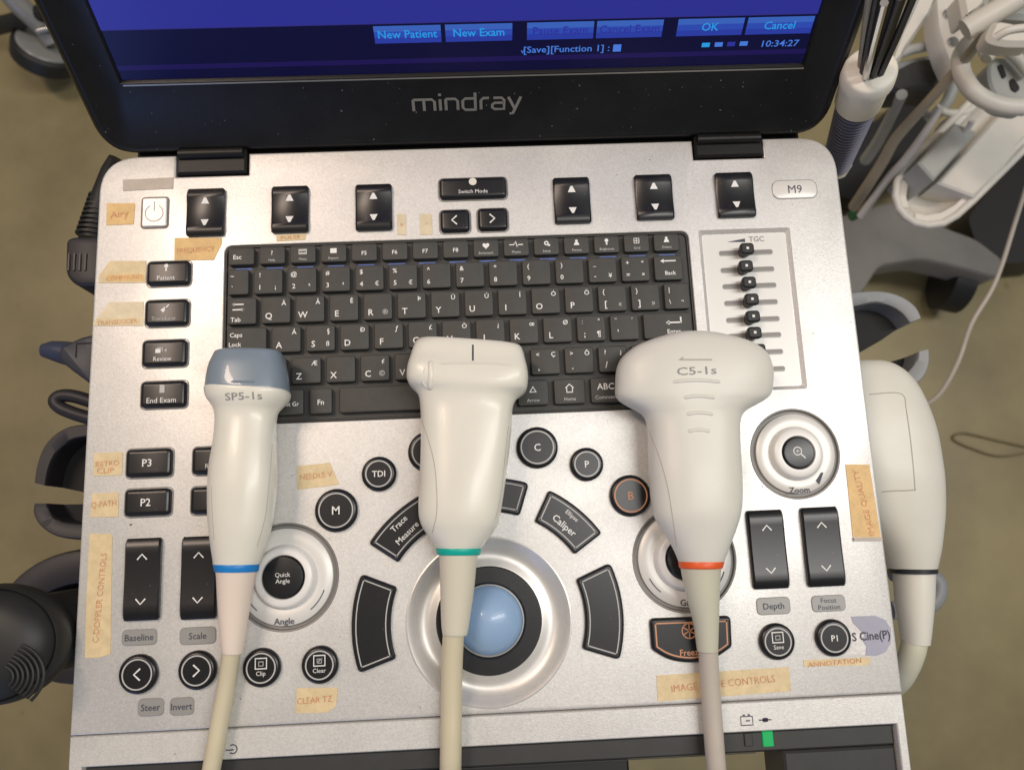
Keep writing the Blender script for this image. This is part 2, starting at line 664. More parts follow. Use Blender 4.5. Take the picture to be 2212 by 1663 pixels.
def ic_person(k, x, y, s, z, m):
    k.poly(circle(x, y + s * .6, s * .45, 12), z, m)
    k.poly([(x - s * .9, y - s * .8), (x + s * .9, y - s * .8), (x + s * .55, y + s * .15), (x - s * .55, y + s * .15)], z, m)


def ic_gear(k, x, y, s, z, m):
    k.stroke(circle(x, y + s * .2, s * .55, 12), s * .4, z, m, closed=True)
    k.poly([(x + s * .4, y - s * .8), (x + s * 1.2, y - s * .8), (x + s * 1.2, y - s * .2), (x + s * .4, y - s * .2)], z, m)


def ic_bulb(k, x, y, s, z, m):
    k.poly(circle(x, y + s * .45, s * .6, 12), z, m)
    k.poly([(x - s * .25, y - s), (x + s * .25, y - s), (x + s * .25, y - s * .2), (x - s * .25, y - s * .2)], z, m)


def ic_grid(k, x, y, s, z, m):
    for i in (-1, 0, 1):
        k.stroke([(x + i * s * .8, y - s * .8), (x + i * s * .8, y + s * .8)], .0003, z, m)
        k.stroke([(x - s * .8, y + i * s * .8), (x + s * .8, y + i * s * .8)], .0003, z, m)


def ic_home(k, x, y, s, z, m):
    k.stroke([(x - s, y), (x, y + s), (x + s, y), (x + s * .7, y), (x + s * .7, y - s), (x - s * .7, y - s), (x - s * .7, y)], .0005, z, m, closed=True)


def ic_back(k, x, y, s, z, m):
    k.poly([(x - 2.2 * s, y), (x - 1.2 * s, y - s * .6), (x - 1.2 * s, y + s * .6)], z, m)
    k.stroke([(x - 1.3 * s, y), (x + 2.2 * s, y)], .0006, z, m)


def ic_tab(k, x, y, s, z, m):
    k.stroke([(x - 1.6 * s, y + s), (x + 1.6 * s, y + s)], .0006, z, m)
    k.poly([(x - 1.8 * s, y + s), (x - 1.1 * s, y + .5 * s), (x - 1.1 * s, y + 1.5 * s)], z, m)
    k.stroke([(x - 1.6 * s, y - .6 * s), (x + 1.6 * s, y - .6 * s)], .0006, z, m)
    k.poly([(x + 1.8 * s, y - .6 * s), (x + 1.1 * s, y - .1 * s), (x + 1.1 * s, y - 1.1 * s)], z, m)


def ic_enter(k, x, y, s, z, m):
    k.stroke([(x - 2 * s, y - s * .4), (x + 1.4 * s, y - s * .4)], .0007, z, m)
    k.stroke([(x + 1.4 * s, y - s * .6), (x + 1.4 * s, y + s)], .0007, z, m)
    k.poly([(x - 2.4 * s, y - .4 * s), (x - 1.5 * s, y + .2 * s), (x - 1.5 * s, y - s)], z, m)


PB = M['printblue']
FP = 0.2174 / 15
FROW = [('Esc', 0), ('?', 'Help'), (ic_key, 'Menu'), (ic_rect, 'Report'), ('F5', 0), ('F6', 0), ('F7', 0), ('F8', 0), (ic_heart, 'Bodymark'),
        (ic_ecg, 'Physio'), (ic_gear, 'Setup'), (ic_person, 'Person'), (ic_bulb, 'Brightness'), (ic_grid, 'Grid'), (ic_person, 'Delete')]
for i, (a, sub) in enumerate(FROW):
    lg = []
    if sub:
        lg = [(a, .5, .64, 1.5 if not isinstance(a, str) else 2.0, PK), (sub, .5, .22, 1.1, PD)]
    else:
        lg = [(a, .36 if i == 0 else .5, .45, 2.0 if i == 0 else 1.8, PK)]
    key(0, KX + i * FP, FP, lg)
    # blue second-function dashes printed on the tray in front of the key
SYM = [('~', '`', ''), ('!', '1', '¡'), ('@', '2', '²'), ('#', '3', '³'), ('$', '4', '€'), ('%', '5', '€'), ('^', '6', ''), ('&', '7', ''), ('*', '8', ''),
       ('(', '9', ''), (')', '0', ''), ('_', '-', '¥'), ('+', '=', '×')]
x = KX
for i, (a, c, d) in enumerate(SYM):
    w = 0.0121 if i == 0 else PT
    lg = [(a, .22, .74, 2.0, PK), (c, .22, .26, 2.1, PK)]
    if d:
        lg.append((d, .76, .26, 1.9, PK))
    if c == '=':
        lg.append(('÷', .76, .76, 1.8, PK))
    key(1, x, w, lg)
    x += w
key(1, x, PT, [(ic_back, .5, .76, 1.7, PK), ('Back', .56, .28, 1.8, PK)])
x = KX
key(2, x, PT, [(ic_tab, .38, .62, 1.6, PK), ('Tab', .30, .18, 2.0, PK)])
x += PT
for c, d, e in [('Q', 'Ä', ''), ('W', 'Å', ''), ('E', 'É', ''), ('R', 'Ë', '®'), ('T', 'Þ', ''), ('Y', 'Ü', ''), ('U', 'Ú', ''), ('I', 'Í', ''), ('O', 'Ó', ''), ('P', 'Ö', ''), ('[', '', '«'), (']', '', '»')]:
    lg = [(c, .26, .28, 2.7, PK)]
    if c == '[':
        lg += [('{', .2, .74, 2, PK)]
    if c == ']':
        lg += [('}', .2, .74, 2, PK)]
    if d and c != 'R':
        lg += [(d, .78, .74, 2.0, PK)]
    if e:
        lg += [(e, .76, .28, 2.2, PD)]
    key(2, x, PT, lg)
    x += PT
key(2, x, KB[2] - 0.0004 - x, [('|', .2, .74, 2, PK), ('\\', .2, .28, 2, PK), ('¬', .7, .3, 1.6, PK)])
x = KX
key(3, x, 0.0207, [('Caps', .24, .72, 1.9, PK), ('Lock', .22, .36, 1.9, PK)])
x += 0.0207
for c, d, e in [('A', 'Á', ''), ('S', '§', 'ß'), ('D', 'Ð', ''), ('F', 'ƒ', ''), ('G', '£', ''), ('H', 'Ò', ''), ('J', '¿', ''), ('K', 'œ', ''), ('L', 'Ø', ''), (';', '°', '¶'), ("'", '´', '')]:
    lg = [(c, .26, .28, 2.7, PK), (d, .78, .76, 2.0, PK)]
    if e:
        lg += [(e, .76, .28, 2.1, PK)]
    if c == ';':
        lg += [(':', .2, .76, 2, PD)]
    if c == "'":
        lg += [('"', .2, .76, 2, PD)]
    key(3, x, PT, lg)
    x += PT
key(3, x, KB[2] - 0.0004 - x, [(ic_enter, .66, .66, 1.9, PK), ('Enter', .62, .26, 1.9, PK)])
x = KX
key(4, x, 0.0300, [('Shift', .3, .3, 2.0, PK)])
x += 0.0300
for c, d, e in [('Z', 'Æ', ''), ('X', '', ''), ('C', '¢', '©'), ('V', '', ''), ('B', '', ''), ('N', 'Ñ', ''), ('M', 'µ', ''), (',', 'Ç', ''), ('.', 'Õ', ''), ('/', '¿', '')]:
    lg = [(c, .26, .28, 2.7, PK)]
    if d:
        lg += [(d, .78, .76, 2.0, PK)]
    if e:
        lg += [(e, .74, .28, 2.3, PD)]
    if c in ',./':
        lg += [({',': '<', '.': '>', '/': '?'}[c], .24, .76, 1.9, PK)]
    key(4, x, PT, lg)
    x += PT
key(4, x, KB[2] - 0.0004 - x, [('Shift', .3, .3, 2.0, PK)])
for x, w, lg in [(KX, .0125, [('Fn', .4, .4, 1.9, PK)]), (-.1049, .0117, [('Ctrl', .5, .4, 1.7, PK)]), (-.0932, .0137, [('Alt Gr', .5, .42, 1.8, PK)]),
                 (-.0790, .0125, [('Fn', .5, .45, 2.2, PK)]), (-.0655, .0645, []), (-.0003, .0166, [('Alt', .3, .3, 1.8, PK)]),
                 (.0166, .0166, [('△', .5, .62, 2.4, PK), ('Arrow', .5, .2, 1.4, PD)]), (.0335, .0168, [(ic_home, .5, .62, 1.9, PK), ('Home', .5, .2, 1.4, PD)]),
                 (.0506, .0168, [('ABC', .48, .64, 2.7, PK), ('Comment', .48, .22, 1.6, PD)]), (.0677, .0168, []), (.0846, .0179, [])]:
    key(5, x, w, lg)

# blue dashes along the tray in front of the top row
b = MB()
yb = ROWS[0][1] - 0.0012
for i in range(15):
    xa = KX + i * FP + (FP - .0024) * .22
    b.poly([(xa, yb - .0003), (xa + .0078, yb - .0003), (xa + .0078, yb + .0004), (xa, yb + .0004)], -0.00145, M['printblue'])
b.obj('function_marking', kbd)

# ---- rockers, push buttons
Z0, ZT = -0.0006, 0.0030


def rocker(px, legend='tri', h0=ZT, concave=0.0011, lab=None, tall=False):
    cx, cy, w, h = prect(*px, z=0.0012)
    k = MB()
    n = 12
    prof = [(-.5, Z0), (-.5, h0 * .55)]
    for i in range(n + 1):
        t = -0.46 + 0.92 * i / n
        a = t / 0.46
        e = 0.88 if not tall else 0.93
        z = h0 - concave * (1 - a * a) if abs(a) < e else h0 - concave * (1 - e * e) - (abs(a) - e) * 0.006
        prof.append((t, z))
    prof += [(.5, h0 * .55), (.5, Z0)]
    L = []
    for u, s in ((-.5, .94), (-.5 + .05, 1.0), (.5 - .05, 1.0), (.5, .94)):
        L.append([Vector((cx + u * w, cy + t * h * s, (z if z <= 0 else z * (1 if s == 1.0 else .72)))) for t, z in prof])
    k.loft(L, M['black'])
    zc = h0 - concave

    def fr(u, v, q):
        a = min(1, abs((v - cy) / h) / .46)
        return Vector((u, v, h0 - concave * (1 - a * a) + 0.00015))
    if legend == 'tri':
        for sgn in (1, -1):
            y = cy + sgn * h * .23
            s = 0.0019
            k.poly([(cx - s, y - sgn * s * .8), (cx + s, y - sgn * s * .8), (cx + s * .25, y + sgn * s * .8), (cx - s * .25, y + sgn * s * .8)], 0, M['print'], fr)
    else:
        for sgn in (1, -1):
            y = cy + sgn * h * .27
            s = 0.0021
            k.stroke([(cx - s, y - sgn * s * .55), (cx, y + sgn * s * .55), (cx + s, y - sgn * s * .55)], .0006, 0, M['print'], fr)
    o = k.obj('rocker_switch', mach)
    if lab:
        o['label'] = lab
    return o


for r in [(401.7, 407, 486.7, 510.7), (585, 401.7, 668, 503.5), (766.5, 397.7, 848.5, 499), (1194.7, 383, 1276.5, 484), (1371, 376.7, 1455, 476), (1545.5, 372, 1630.5, 471)]:
    rocker(r)
rocker((266.7, 1160, 349.5, 1340), 'chev', tall=True, concave=.0006)
rocker((389, 1156, 472, 1337), 'chev', tall=True, concave=.0006)
rocker((1617, 1099, 1700, 1272), 'chev', tall=True, concave=.0006)
rocker((1734, 1092.5, 1820, 1267), 'chev', tall=True, concave=.0006)


def push(px, legends=(), name='push_button', outline=None, lab=None, r=0.0022):
    cx, cy, w, h = prect(*px, z=0.001)
    k = MB()
    k.prism(rrect(cx, cy, w, h, r, 5), [(0, Z0), (0, .0012), (.0003, .0019), (.0009, .0024), (.0018, .0026)], M['black'])
    k.prism(rrect(cx, cy, w + .0014, h + .0014, r + .0004, 5), [(0, -0.0006), (0, .0003), (.0004, .00035)], M['groove'], cap1=False)
    for t, u, v, ch, mm in legends:
        X, Y = cx + (u - .5) * w, cy + (v - .5) * h
        if callable(t):
            t(k, X, Y, ch / 1000, .00275, mm)
        else:
            k.text(t, X, Y, ch / 1000, .00275, mm)
    o = k.obj(name, mach)
    if lab:
        o['label'] = lab
    return o


def ic_chev(d):
    def f(k, x, y, s, z, m):
        k.stroke([(x + d * s * .55, y + s), (x - d * s * .55, y), (x + d * s * .55, y - s)], .0007, z, m)
    return f


def ic_dot(k, x, y, s, z, m):
    k.poly(circle(x, y, s, 14), z, m)


def ic_probe(k, x, y, s, z, m):
    k.stroke([(x + s * 1.2, y + s * 1.1), (x + s * .3, y - s * .1)], .0006, z, m)
    k.poly([(x - s * .9, y - s * .3), (x - s * .2, y - s), (x + s * .7, y + s * .1), (x + s * .2, y + s * .5)], z, m)


def ic_pages(k, x, y, s, z, m):
    k.poly([(x - s * 1.3, y - s), (x + s * .2, y - s), (x + s * .2, y + s * .2), (x - s * 1.3, y + s * .2)], z, m)
    k.stroke([(x - s * .8, y + s * .5), (x + s * .7, y + s * .5), (x + s * .7, y - s * .6)], .0005, z, M['printdim'])
    k.poly([(x + s * 1.2, y - s * .3), (x + s * 1.9, y + s * .2), (x + s * 1.9, y - s * .8)], z, M['printdim'])


def ic_doc(k, x, y, s, z, m):
    k.poly([(x - s * .7, y - s), (x + s * .5, y - s), (x + s * .5, y + s * .7), (x + s * .1, y + s), (x - s * .7, y + s)], z, m)


PR = M['print']
push((948.5, 383, 1095, 432), [(ic_dot, .5, .76, 1.9, M['probe']), ('Switch Mode', .5, .30, 1.9, PR)])
push((950.5, 453.5, 1015.5, 503), [(ic_chev(1), .48, .5, 2.2, PR)])
push((1031.5, 450, 1097.5, 499.5), [(ic_chev(-1), .48, .5, 2.2, PR)])
push((317.5, 563.5, 412, 618), [(ic_bulb, .47, .70, 1.7, PR), ('Patient', .47, .28, 2.1, PR)])
push((313.5, 647, 408.5, 705.5), [(ic_probe, .46, .63, 1.8, PR), ('Transducer', .46, .26, 1.7, M['printdim'])])
push((307.5, 733.5, 405, 793), [(ic_pages, .42, .62, 1.6, PR), ('Review', .48, .27, 2.0, PR)])
push((304, 822.5, 404, 882), [(ic_doc, .50, .70, 1.9, M['printdim']), ('End Exam', .48, .27, 2.4, PR)])
push((272.5, 968, 373, 1031.5), [('P3', .48, .5, 3.3, PR)])
push((269.5, 1054, 370.5, 1115.5), [('P2', .48, .5, 3.3, PR)])
push((415.5, 963.5, 516, 1025), [('Report', .5, .30, 2.0, PR)])
push((412, 1049, 513, 1110.5), [('Cine', .5, .30, 2.0, PR)])

# power button: silver with a dark outline
cx, cy, w, h = prect(304, 425, 366.7, 495.5)
b = MB()
b.prism(rrect(cx, cy, w, h, .002, 5), [(0, -.0006), (0, .0002), (.0003, .0003), (.0007, .0003)], mat('button_outline', (.20, .16, .15), .5), cap1=False)
b.prism(inset(rrect(cx, cy, w, h, .002, 5), .0008), [(0, -.0006), (0, .0008), (.0005, .0012)], M['silver'])
arc = [(cx + .0042 * cos(a), cy - .0005 + .0042 * sin(a)) for a in [pi / 2 + .55 + i * (2 * pi - 1.1) / 24 for i in range(25)]]
b.stroke(arc, .0005, .0013, M['plate'])
b.stroke([(cx, cy + .0005), (cx, cy + .0052)], .0005, .0013, M['plate'])
tag(b.obj('power_button', mach), 'silver square power button with thin dark outline')


def roundbtn(px, py, rpx, legend, ring=None, lab=None, lh=3.0, icon=None, fit=None):
    c = P(px, py, .001)
    r = rpx * (CAM.z) / FPX * 1.03
    k = MB()
    rm = ring or M['print']
    k.revolve([(r, Z0), (r, .0014), (r - .0004, .0022), (r - .0012, .0027), (r - .0017, .0027)], c, M['black'], 36)
    k.stroke(circle(c.x, c.y, r - .0021, 36), .0006, .00283, rm if ring else M['printdim'], closed=True)
    if legend:
        k.text(legend, c.x, c.y - (0 if not icon else .0022), lh / 1000, .00283, ring or M['print'], fit=fit)
    if icon:
        icon(k, c.x, c.y + (.0014 if legend else 0), .0024, .00283, M['print'])
    o = k.obj('round_button', mach)
    if lab:
        o['label'] = lab
    return o


def ic_disk(k, x, y, s, z, m):
    k.stroke([(x - s, y - s * .7), (x + s, y - s * .7), (x + s, y + s * 1.1), (x - s, y + s * 1.1)], .0006, z, m, closed=True)
    k.stroke([(x - s * .4, y - s * .2), (x + s * .4, y - s * .2), (x + s * .4, y + s * .5), (x - s * .4, y + s * .5)], .0004, z, M['printdim'], closed=True)


def ic_cross(k, x, y, s, z, m):
    ic_disk(k, x, y, s, z, m)
    k.stroke([(x - s * .5, y - s * .2), (x + s * .5, y + s * .6)], .0004, z, M['printdim'])


roundbtn(819, 1023.4, 36, 'TDI', lh=2.7)
roundbtn(926, 976, 43, 'PW', lh=3)
roundbtn(1160.4, 966.7, 43.5, 'C', lh=3.2)
roundbtn(1267, 1002.7, 35, 'P', lh=3.0)
roundbtn(1361.4, 1070.4, 43, 'B', ring=M['printorange'], lab='round black button with orange ring and letter B', lh=3.6)
roundbtn(727, 1102, 44, 'M', lh=3.6)
roundbtn(299.5, 1455, 38, '', icon=ic_chev(1))
roundbtn(427, 1446.4, 37.5, '', icon=ic_chev(-1))
roundbtn(566, 1441, 37.5, 'Clip', icon=ic_disk, lh=1.8)
roundbtn(691.7, 1434.7, 36.5, 'Clear', icon=ic_cross, lh=1.8)
roundbtn(1678, 1384.7, 36, 'Save', icon=ic_disk, lh=1.8)
roundbtn(1799, 1376.7, 36.5, 'P1', lh=2.6)

# ---- keys in an arc round the trackball


def sector(a0, a1, r0, r1, legends=(), rot=0.0):
    pts = []
    n = 10
    A0, A1 = radians(a0), radians(a1)
    for i in range(n + 1):
        a = A0 + (A1 - A0) * i / n
        pts.append((TB[0] + r1 * cos(a), TB[1] + r1 * sin(a)))
    for i in range(n + 1):
        a = A1 + (A0 - A1) * i / n
        pts.append((TB[0] + r0 * cos(a), TB[1] + r0 * sin(a)))
    rl = [0] * len(pts)
    for i in (0, n, n + 1, 2 * n + 1):
        rl[i] = .0022
    pl = round_poly(pts, rl, 4)
    k = MB()
    k.prism(pl, [(0, Z0), (0, .0014), (.0004, .0021), (.0010, .0025), (.0014, .0025)], M['black'])
    k.stroke(inset(pl, .0021), .0005, .00262, M['printdim'], closed=True)
    am = (A0 + A1) / 2
    for t, dr, hh in legends:
        rr = (r0 + r1) / 2 + dr
        k.text(t, TB[0] + rr * cos(am), TB[1] + rr * sin(am), hh / 1000, .00262, M['print'], rot=rot)
    return k.obj('arc_button', mach, smooth=20)


mm = 1 / (4.72 * 1000)
sector(-18.5, 22.5, 200 * mm, 281 * mm)
sector(157.5, 198.5, 203 * mm, 284 * mm)
sector(34.5, 62.5, 225 * mm, 299 * mm, [('Caliper', -.002, 3.0), ('Ellipse', .0035, 1.9)], rot=radians(-43))
sector(117, 145.5, 225 * mm, 299 * mm, [('Measure', -.0025, 2.6), ('Trace', .003, 2.6)], rot=radians(43))
sector(71, 109, 225 * mm, 297 * mm, [('Update', 0, 2.6)])

# ---- trackball with its dish and ring
b = MB()
b.revolve([(.0368, -.0002), (.0366, .0004), (.0360, .0006), (.0352, .0001), (.0340, -.0010), (.0322, -.0029), (.0302, -.0042), (.0282, -.0046), (.0262, -.0041), (.0244, -.0032), (.0236, -.0030), (.0235, -.006)], TB, M['silver2'], 72, cap=False)
trk = b.obj('trackball_dish', mach, smooth=50)
b = MB()
b.revolve([(.0234, -.006), (.0234, -.0026), (.0230, -.0021), (.0166, -.0021), (.0159, -.0027), (.0158, -.006)], TB, M['black'], 64, cap=False)
for sg in (1, -1):
    xa, xb = TB[0] + sg * .0160, TB[0] + sg * .0229
    b.poly([(min(xa, xb), TB[1] - .0001), (max(xa, xb), TB[1] - .0001), (max(xa, xb), TB[1] + .0001), (min(xa, xb), TB[1] + .0001)], -.00198, M['darkest'])
b.obj('trackball_ring', trk)
b = MB()
b.revolve([(.0157, -.0065), (.0157, -.0031), (.0150, -.0030), (.0149, -.0065)], TB, M['plate'], 56, cap=False)
b.obj('trackball_seat', trk)
b = MB()
R_, zc = .0182, -.0140
b.revolve([(R_ * cos(a), zc + R_ * sin(a)) for a in [radians(20 + 69.5 * i / 16) for i in range(17)]], TB, M['ball'], 56)
tag(b.obj('ball', trk, smooth=60), 'glossy light blue trackball')

# ---- rotary knobs


def knob(c, R, rk, rc, h, text, cap_text, tpx, name='rotary_knob', icon=None, tick=True):
    k = MB()
    k.revolve([(R, -.0002), (R - .0002, .0003), (R - .0008, .0002), (R - .0012, -.0012), (R - .0022, -.0014), (R - .0028, -.0012)], c, M['groove'], 56, cap=False)
    k.revolve([(R - .0026, -.0016), (R - .0026, .0001), (R - .0030, .0004), (rk + .003, .0010), (rk + .001, .0004), (rk, .0004)], c, M['badge'], 56, cap=False)
    root = k.obj(name, mach)
    q = MB()
    q.revolve([(rk + .0012, -.0005), (rk + .0012, .0012), (rk + .0006, .0018), (rk + .0003, h - .0010), (rk - .0003, h - .0003), (rk - .0011, h), (rc + .0007, h + .0001), (rc + .0004, h - .0004), (rc + .0002, h - .001)], c, M['white_ring'], 56, cap=False)
    q.obj('knob_ring', root, smooth=50)
    q = MB()
    q.revolve([(rc, h - .0012), (rc, h + .0002), (rc - .0004, h + .0006), (rc - .0010, h + .0007)], c, M['black'], 40)
    for i, t in enumerate(cap_text):
        q.text(t, c[0], c[1] + (.0012 - .0027 * i if len(cap_text) > 1 else 0), .0019, h + .00083, M['print'])
    if icon:
        icon(q, c[0], c[1], .0024, h + .00083, M['print'])
    q.obj('knob_cap', root)
    q = MB()
    if text:
        q.text(text, c[0] - .0002, c[1] - (rk + R) / 2 - .0006, .0027, .00105, M['printdark'])
        if tick:
            for a0, a1 in ((205, 232), (-52, -18)):
                q.stroke([(c[0] + (rk + .0055) * cos(radians(a)), c[1] + (rk + .0055) * sin(radians(a))) for a in range(a0, a1 + 1, 4)], .0004, .00105, M['printdark'])
        q.obj('knob_lettering', root)
    return root


def ic_lens(k, x, y, s, z, m):
    k.stroke(circle(x - s * .3, y + s * .3, s * .75, 18), .0004, z, m, closed=True)
    k.stroke([(x + s * .25, y - s * .25), (x + s * 1.1, y - s * 1.1)], .0005, z, m)
    k.stroke([(x - s * .6, y + s * .3), (x, y + s * .3)], .0003, z, m)
    k.stroke([(x - s * .3, y), (x - s * .3, y + s * .6)], .0003, z, m)


knob(AN, .0236, .0128, .0090, .0042, 'Angle', ('Quick', 'Angle'), None)
knob(GA, .0236, .0128, .0090, .0042, 'Gain', ('iTouch',), None)
knob(ZO, .0210, .0112, .0072, .0042, 'Zoom', (), None, icon=ic_lens, tick=False)
b = MB()
b.poly([(ZO[0] + .0078, ZO[1] - .0128), (ZO[0] + .0092, ZO[1] - .0146), (ZO[0] + .0118, ZO[1] - .0092), (ZO[0] + .0106, ZO[1] - .0092)], .00112, M['printdark'])
tag(b.obj('zoom_marking', mach), None)

# ---- freeze key
pz = [P(x_, y_, .0015) for x_, y_ in [(1403, 1335), (1408, 1402), (1440, 1423), (1490, 1433), (1547, 1421), (1581, 1396), (1578, 1329)]]
pl = round_poly([(p.x, p.y) for p in pz], [.0022, .0012, .004, .006, .004, .0012, .0022], 4)
b = MB()
b.prism(pl, [(0, Z0), (0, .0014), (.0004, .0021), (.0010, .0025), (.0014, .0025)], M['black'])
b.stroke(inset(pl, .0022), .0006, .00262, M['printorange'], closed=True)
fc = P(1490, 1382, .002)
b.text('Freeze', fc.x, fc.y - .0050, .0026, .00262, M['printorange'])
for a in range(3):
    dx, dy = .0030 * cos(a * pi / 3 + pi / 6), .0030 * sin(a * pi / 3 + pi / 6)
    b.stroke([(fc.x - dx, fc.y + .0040 - dy), (fc.x + dx, fc.y + .0040 + dy)], .0005, .00262, M['printorange'])
b.stroke(circle(fc.x, fc.y + .0040, .0032, 20), .0005, .00262, M['printorange'], closed=True)
tag(b.obj('freeze_button', mach), 'five sided black freeze button with orange outline')

# ---- small name plates
for px, ls in [((263, 1357, 340.5, 1394.5), ['Baseline']), ((388, 1352, 468, 1392.5), ['Scale']), ((297.7, 1506, 355.5, 1547), ['Steer']), ((366.5, 1504, 420.5, 1545)
, ['Invert']), ((1633, 1288, 1707.5, 1328), ['Depth']), ((1752, 1283.5, 1826.5, 1321.5), ['Focus', 'Position'])]:
    cx, cy, w, h = prect(*px)
    k = MB()
    k.prism(rrect(cx, cy, w, h, .0022, 6), [(0, -.0003), (0, .0002), (.0003, .0005), (.0006, .0005)], M['plate'])
    for i, t in enumerate(ls):
        k.text(t, cx, cy + (.0014 - .0030 * i if len(ls) > 1 else 0), .0022 if len(ls) > 1 else .0027, .00062, M['printdark'])
    k.obj('name_plate', mach)

cx, cy, w, h = prect(1666.7, 388, 1765.8, 431.5)
b = MB()
pl = rrect(cx, cy, w, h, .004, 8)
b.prism(pl, [(0, -.0003), (0, .0003), (.0002, .0004)], M['plate'], cap1=False)
b.prism(inset(pl, .0003), [(0, -.0003), (0, .0004), (.0004, .0006)], M['badge'])
b.text('M9', cx, cy, .0041, .00072, M['printdark'], bold=.0)
tag(b.obj('model_badge', mach), 'white oval badge lettered M9')

# ---- TGC sliders
SL = [(1553, 1669, 545.7, 1614.4, 539), (1556.6, 1672.5, 582.5, 1612, 574.6), (1560.6, 1677, 617.5, 1618.7, 610), (1564.5, 1680, 653.5, 1624.4, 646.7),
      (1568.5, 1684, 690, 1627, 683.7), (1572.5, 1687.6, 724.5, 1630.5, 720.6), (1576.5, 1691.6, 761, 1639, 754), (1580.5, 1696, 798, 1642, 791)]
for xa, xb, yy, kx, ky in SL:
    a, c = P(xa, yy + 2.5, -.0016), P(xb, yy - 1.5, -.0016)
    k = MB()
    yv = (a.y + c.y) / 2
    k.poly(rrect((a.x + c.x) / 2, yv, c.x - a.x, .0026, .0012, 5), -.00145, M['plate'])
    k.poly(rrect((a.x + c.x) / 2, yv + .0003, c.x - a.x - .0006, .0017, .0008, 5), -.00135, M['groove'])
    q = P(kx, ky, .0045)
    s_ = k.obj('slider', mach)
    k = MB()
    qx = q.x
    k.prism(rrect(qx, yv, .0050, .0040, .0008, 4), [(0, -.0013), (0, .0006), (-.0004, .0010), (-.0008, .0030), (-.0008, .0044), (0, .0051)], M['rubber'])
    k.poly([(qx - .0006, yv - .0006), (qx + .0006, yv - .0006), (qx + .0006, yv + .0006), (qx - .0006, yv + .0006)], .00525, M['print'])
    k.obj('slider_knob', s_)
b = MB()
tp = P(1634, 516, -.0014)
b.text('TGC', tp.x, tp.y, .0026, -.00148, M['printgrey'])
tp = P(1590, 521, -.0014)
b.poly([(tp.x - .0045, tp.y - .0003), (tp.x + .0045, tp.y + .0012), (tp.x + .0045, tp.y - .0006)], -.00148, M['printdark'])
b.obj('slider_lettering', mach)

# ---- handwritten / printed tape labels stuck on the panel
ZTP = 0.0003


def tape(pts, m, texts=(), lab=None, curl=0.0, band=None):
    pp = [P(x_, y_) for x_, y_ in pts]
    k = MB()
    pl = [(p.x, p.y) for p in pp]
    k.prism(pl, [(0, 0.00002), (0, ZTP)], m)
    if band:
        bp = [P(x_, y_) for x_, y_ in band[0]]
        k.poly([(p.x, p.y) for p in bp], ZTP + .00008, band[1])
    for t, x_, y_, hh, rot, fit in texts:
        c = P(x_, y_)
        k.text(t, c.x, c.y, hh / 1000, ZTP + .00018, M['ink'], rot=radians(rot), fit=fit / 1000 if fit else None, bold=.0)
    o = k.obj('tape_label', mach, smooth=0)
    if lab:
        o['label'] = lab
    return o


tape([(266, 389), (375, 384), (374, 408), (266, 413)], M['tape_grey'], lab='faded grey tape strip')
tape([(231, 440), (292, 439.5), (289, 485), (230, 487)], M['tape_orange'], [('Airy', 259, 463, 3.4, 4, 8.5)], 'small orange tape with scribbled writing')
tape([(377.5, 514.5), (479.5, 514), (479, 527), (462, 562), (377, 563)], M['tape_orange'], [('FREQUENCY', 424, 540, 2.4, 2, 17.5)], 'orange tape lettered FREQUENCY')
tape([(597, 508), (662, 505.5), (659, 518), (598, 522)], M['tape'], [('PULSE', 628, 513.5, 1.6, 2, 9)])
tape([(858, 463), (876.5, 463), (878, 508), (859, 508)], M['tape_pale'], [('x', 868, 485, 2, 0, None)])
tape([(907, 463), (933, 463), (933.5, 507), (908, 508)], M['tape_pale'], [('-', 922, 482, 2, 0, None)])
tape([(238, 564), (316, 564), (315.5, 611), (213, 611.7), (214, 597)], M['tape'], [('COMPOUND', 269, 600.5, 2.0, 2, 16.5)], band=([(231, 594), (311, 592.5), (311, 607.5), (231, 608.5)], M['tape_orange']))
tape([(236.7, 653), (310, 652), (309, 704), (202, 704), (202, 697)], M['tape_pale'], [('TRANSDUCER', 254, 696, 2.0, 2, 18.5)], band=([(210, 689), (303, 688), (303, 702.5), (210, 703)], M['tape']))
tape([(204, 979), (265.5, 976), (264, 1026), (202, 1028)], M['tape'], [('RETRO', 233, 1001, 2.5, 2, 10.5), ('CLIP', 229, 1016, 2.5, 2, 7.5)])
tape([(200, 1066), (257, 1063), (256, 1116), (195, 1117)], M['tape'], [('Q-PATH', 225, 1088, 2.6, 3, 11)])
tape([(194, 1152), (240, 1153), (243, 1158), (239, 1412), (213, 1420), (184, 1420), (187, 1300)], M['tape'], [('C-DOPPLER CONTROLS', 216, 1290, 2.6, 87, 38)], 'long upright tape lettered C-DOPPLER CONTROLS')
tape([(641.7, 1006.7), (713, 999), (733, 1046), (641.7, 1058)], M['tape'], [('NEEDLE V', 683, 1027, 2.5, 4, 14.5)])
tape([(641, 1485.5), (730, 1484), (726, 1524), (708, 1538), (639, 1540)], M['tape'], [('CLEAR TZ', 680, 1510.5, 2.6, 2, 15)])
tape([(1418, 1458), (1704, 1440), (1708, 1492), (1421, 1514)], M['tape'], [('IMAGE MODE CONTROLS', 1562, 1475, 3.0, 2.6, 46)], 'long tape lettered IMAGE MODE CONTROLS under the freeze button')
tape([(1736, 1425), (1879, 1419), (1879, 1436), (1736, 1439)], M['tape'], [('ANNOTATION', 1802, 1430, 2.1, 2, 24)])
tape([(1826, 1003), (1877.5, 1003), (1902, 1160), (1842, 1160)], M['tape_orange'], [('IMAGE QUALITY', 1865, 1085, 2.6, 98, 30)], 'orange upright tape at the panel edge')
b = MB()
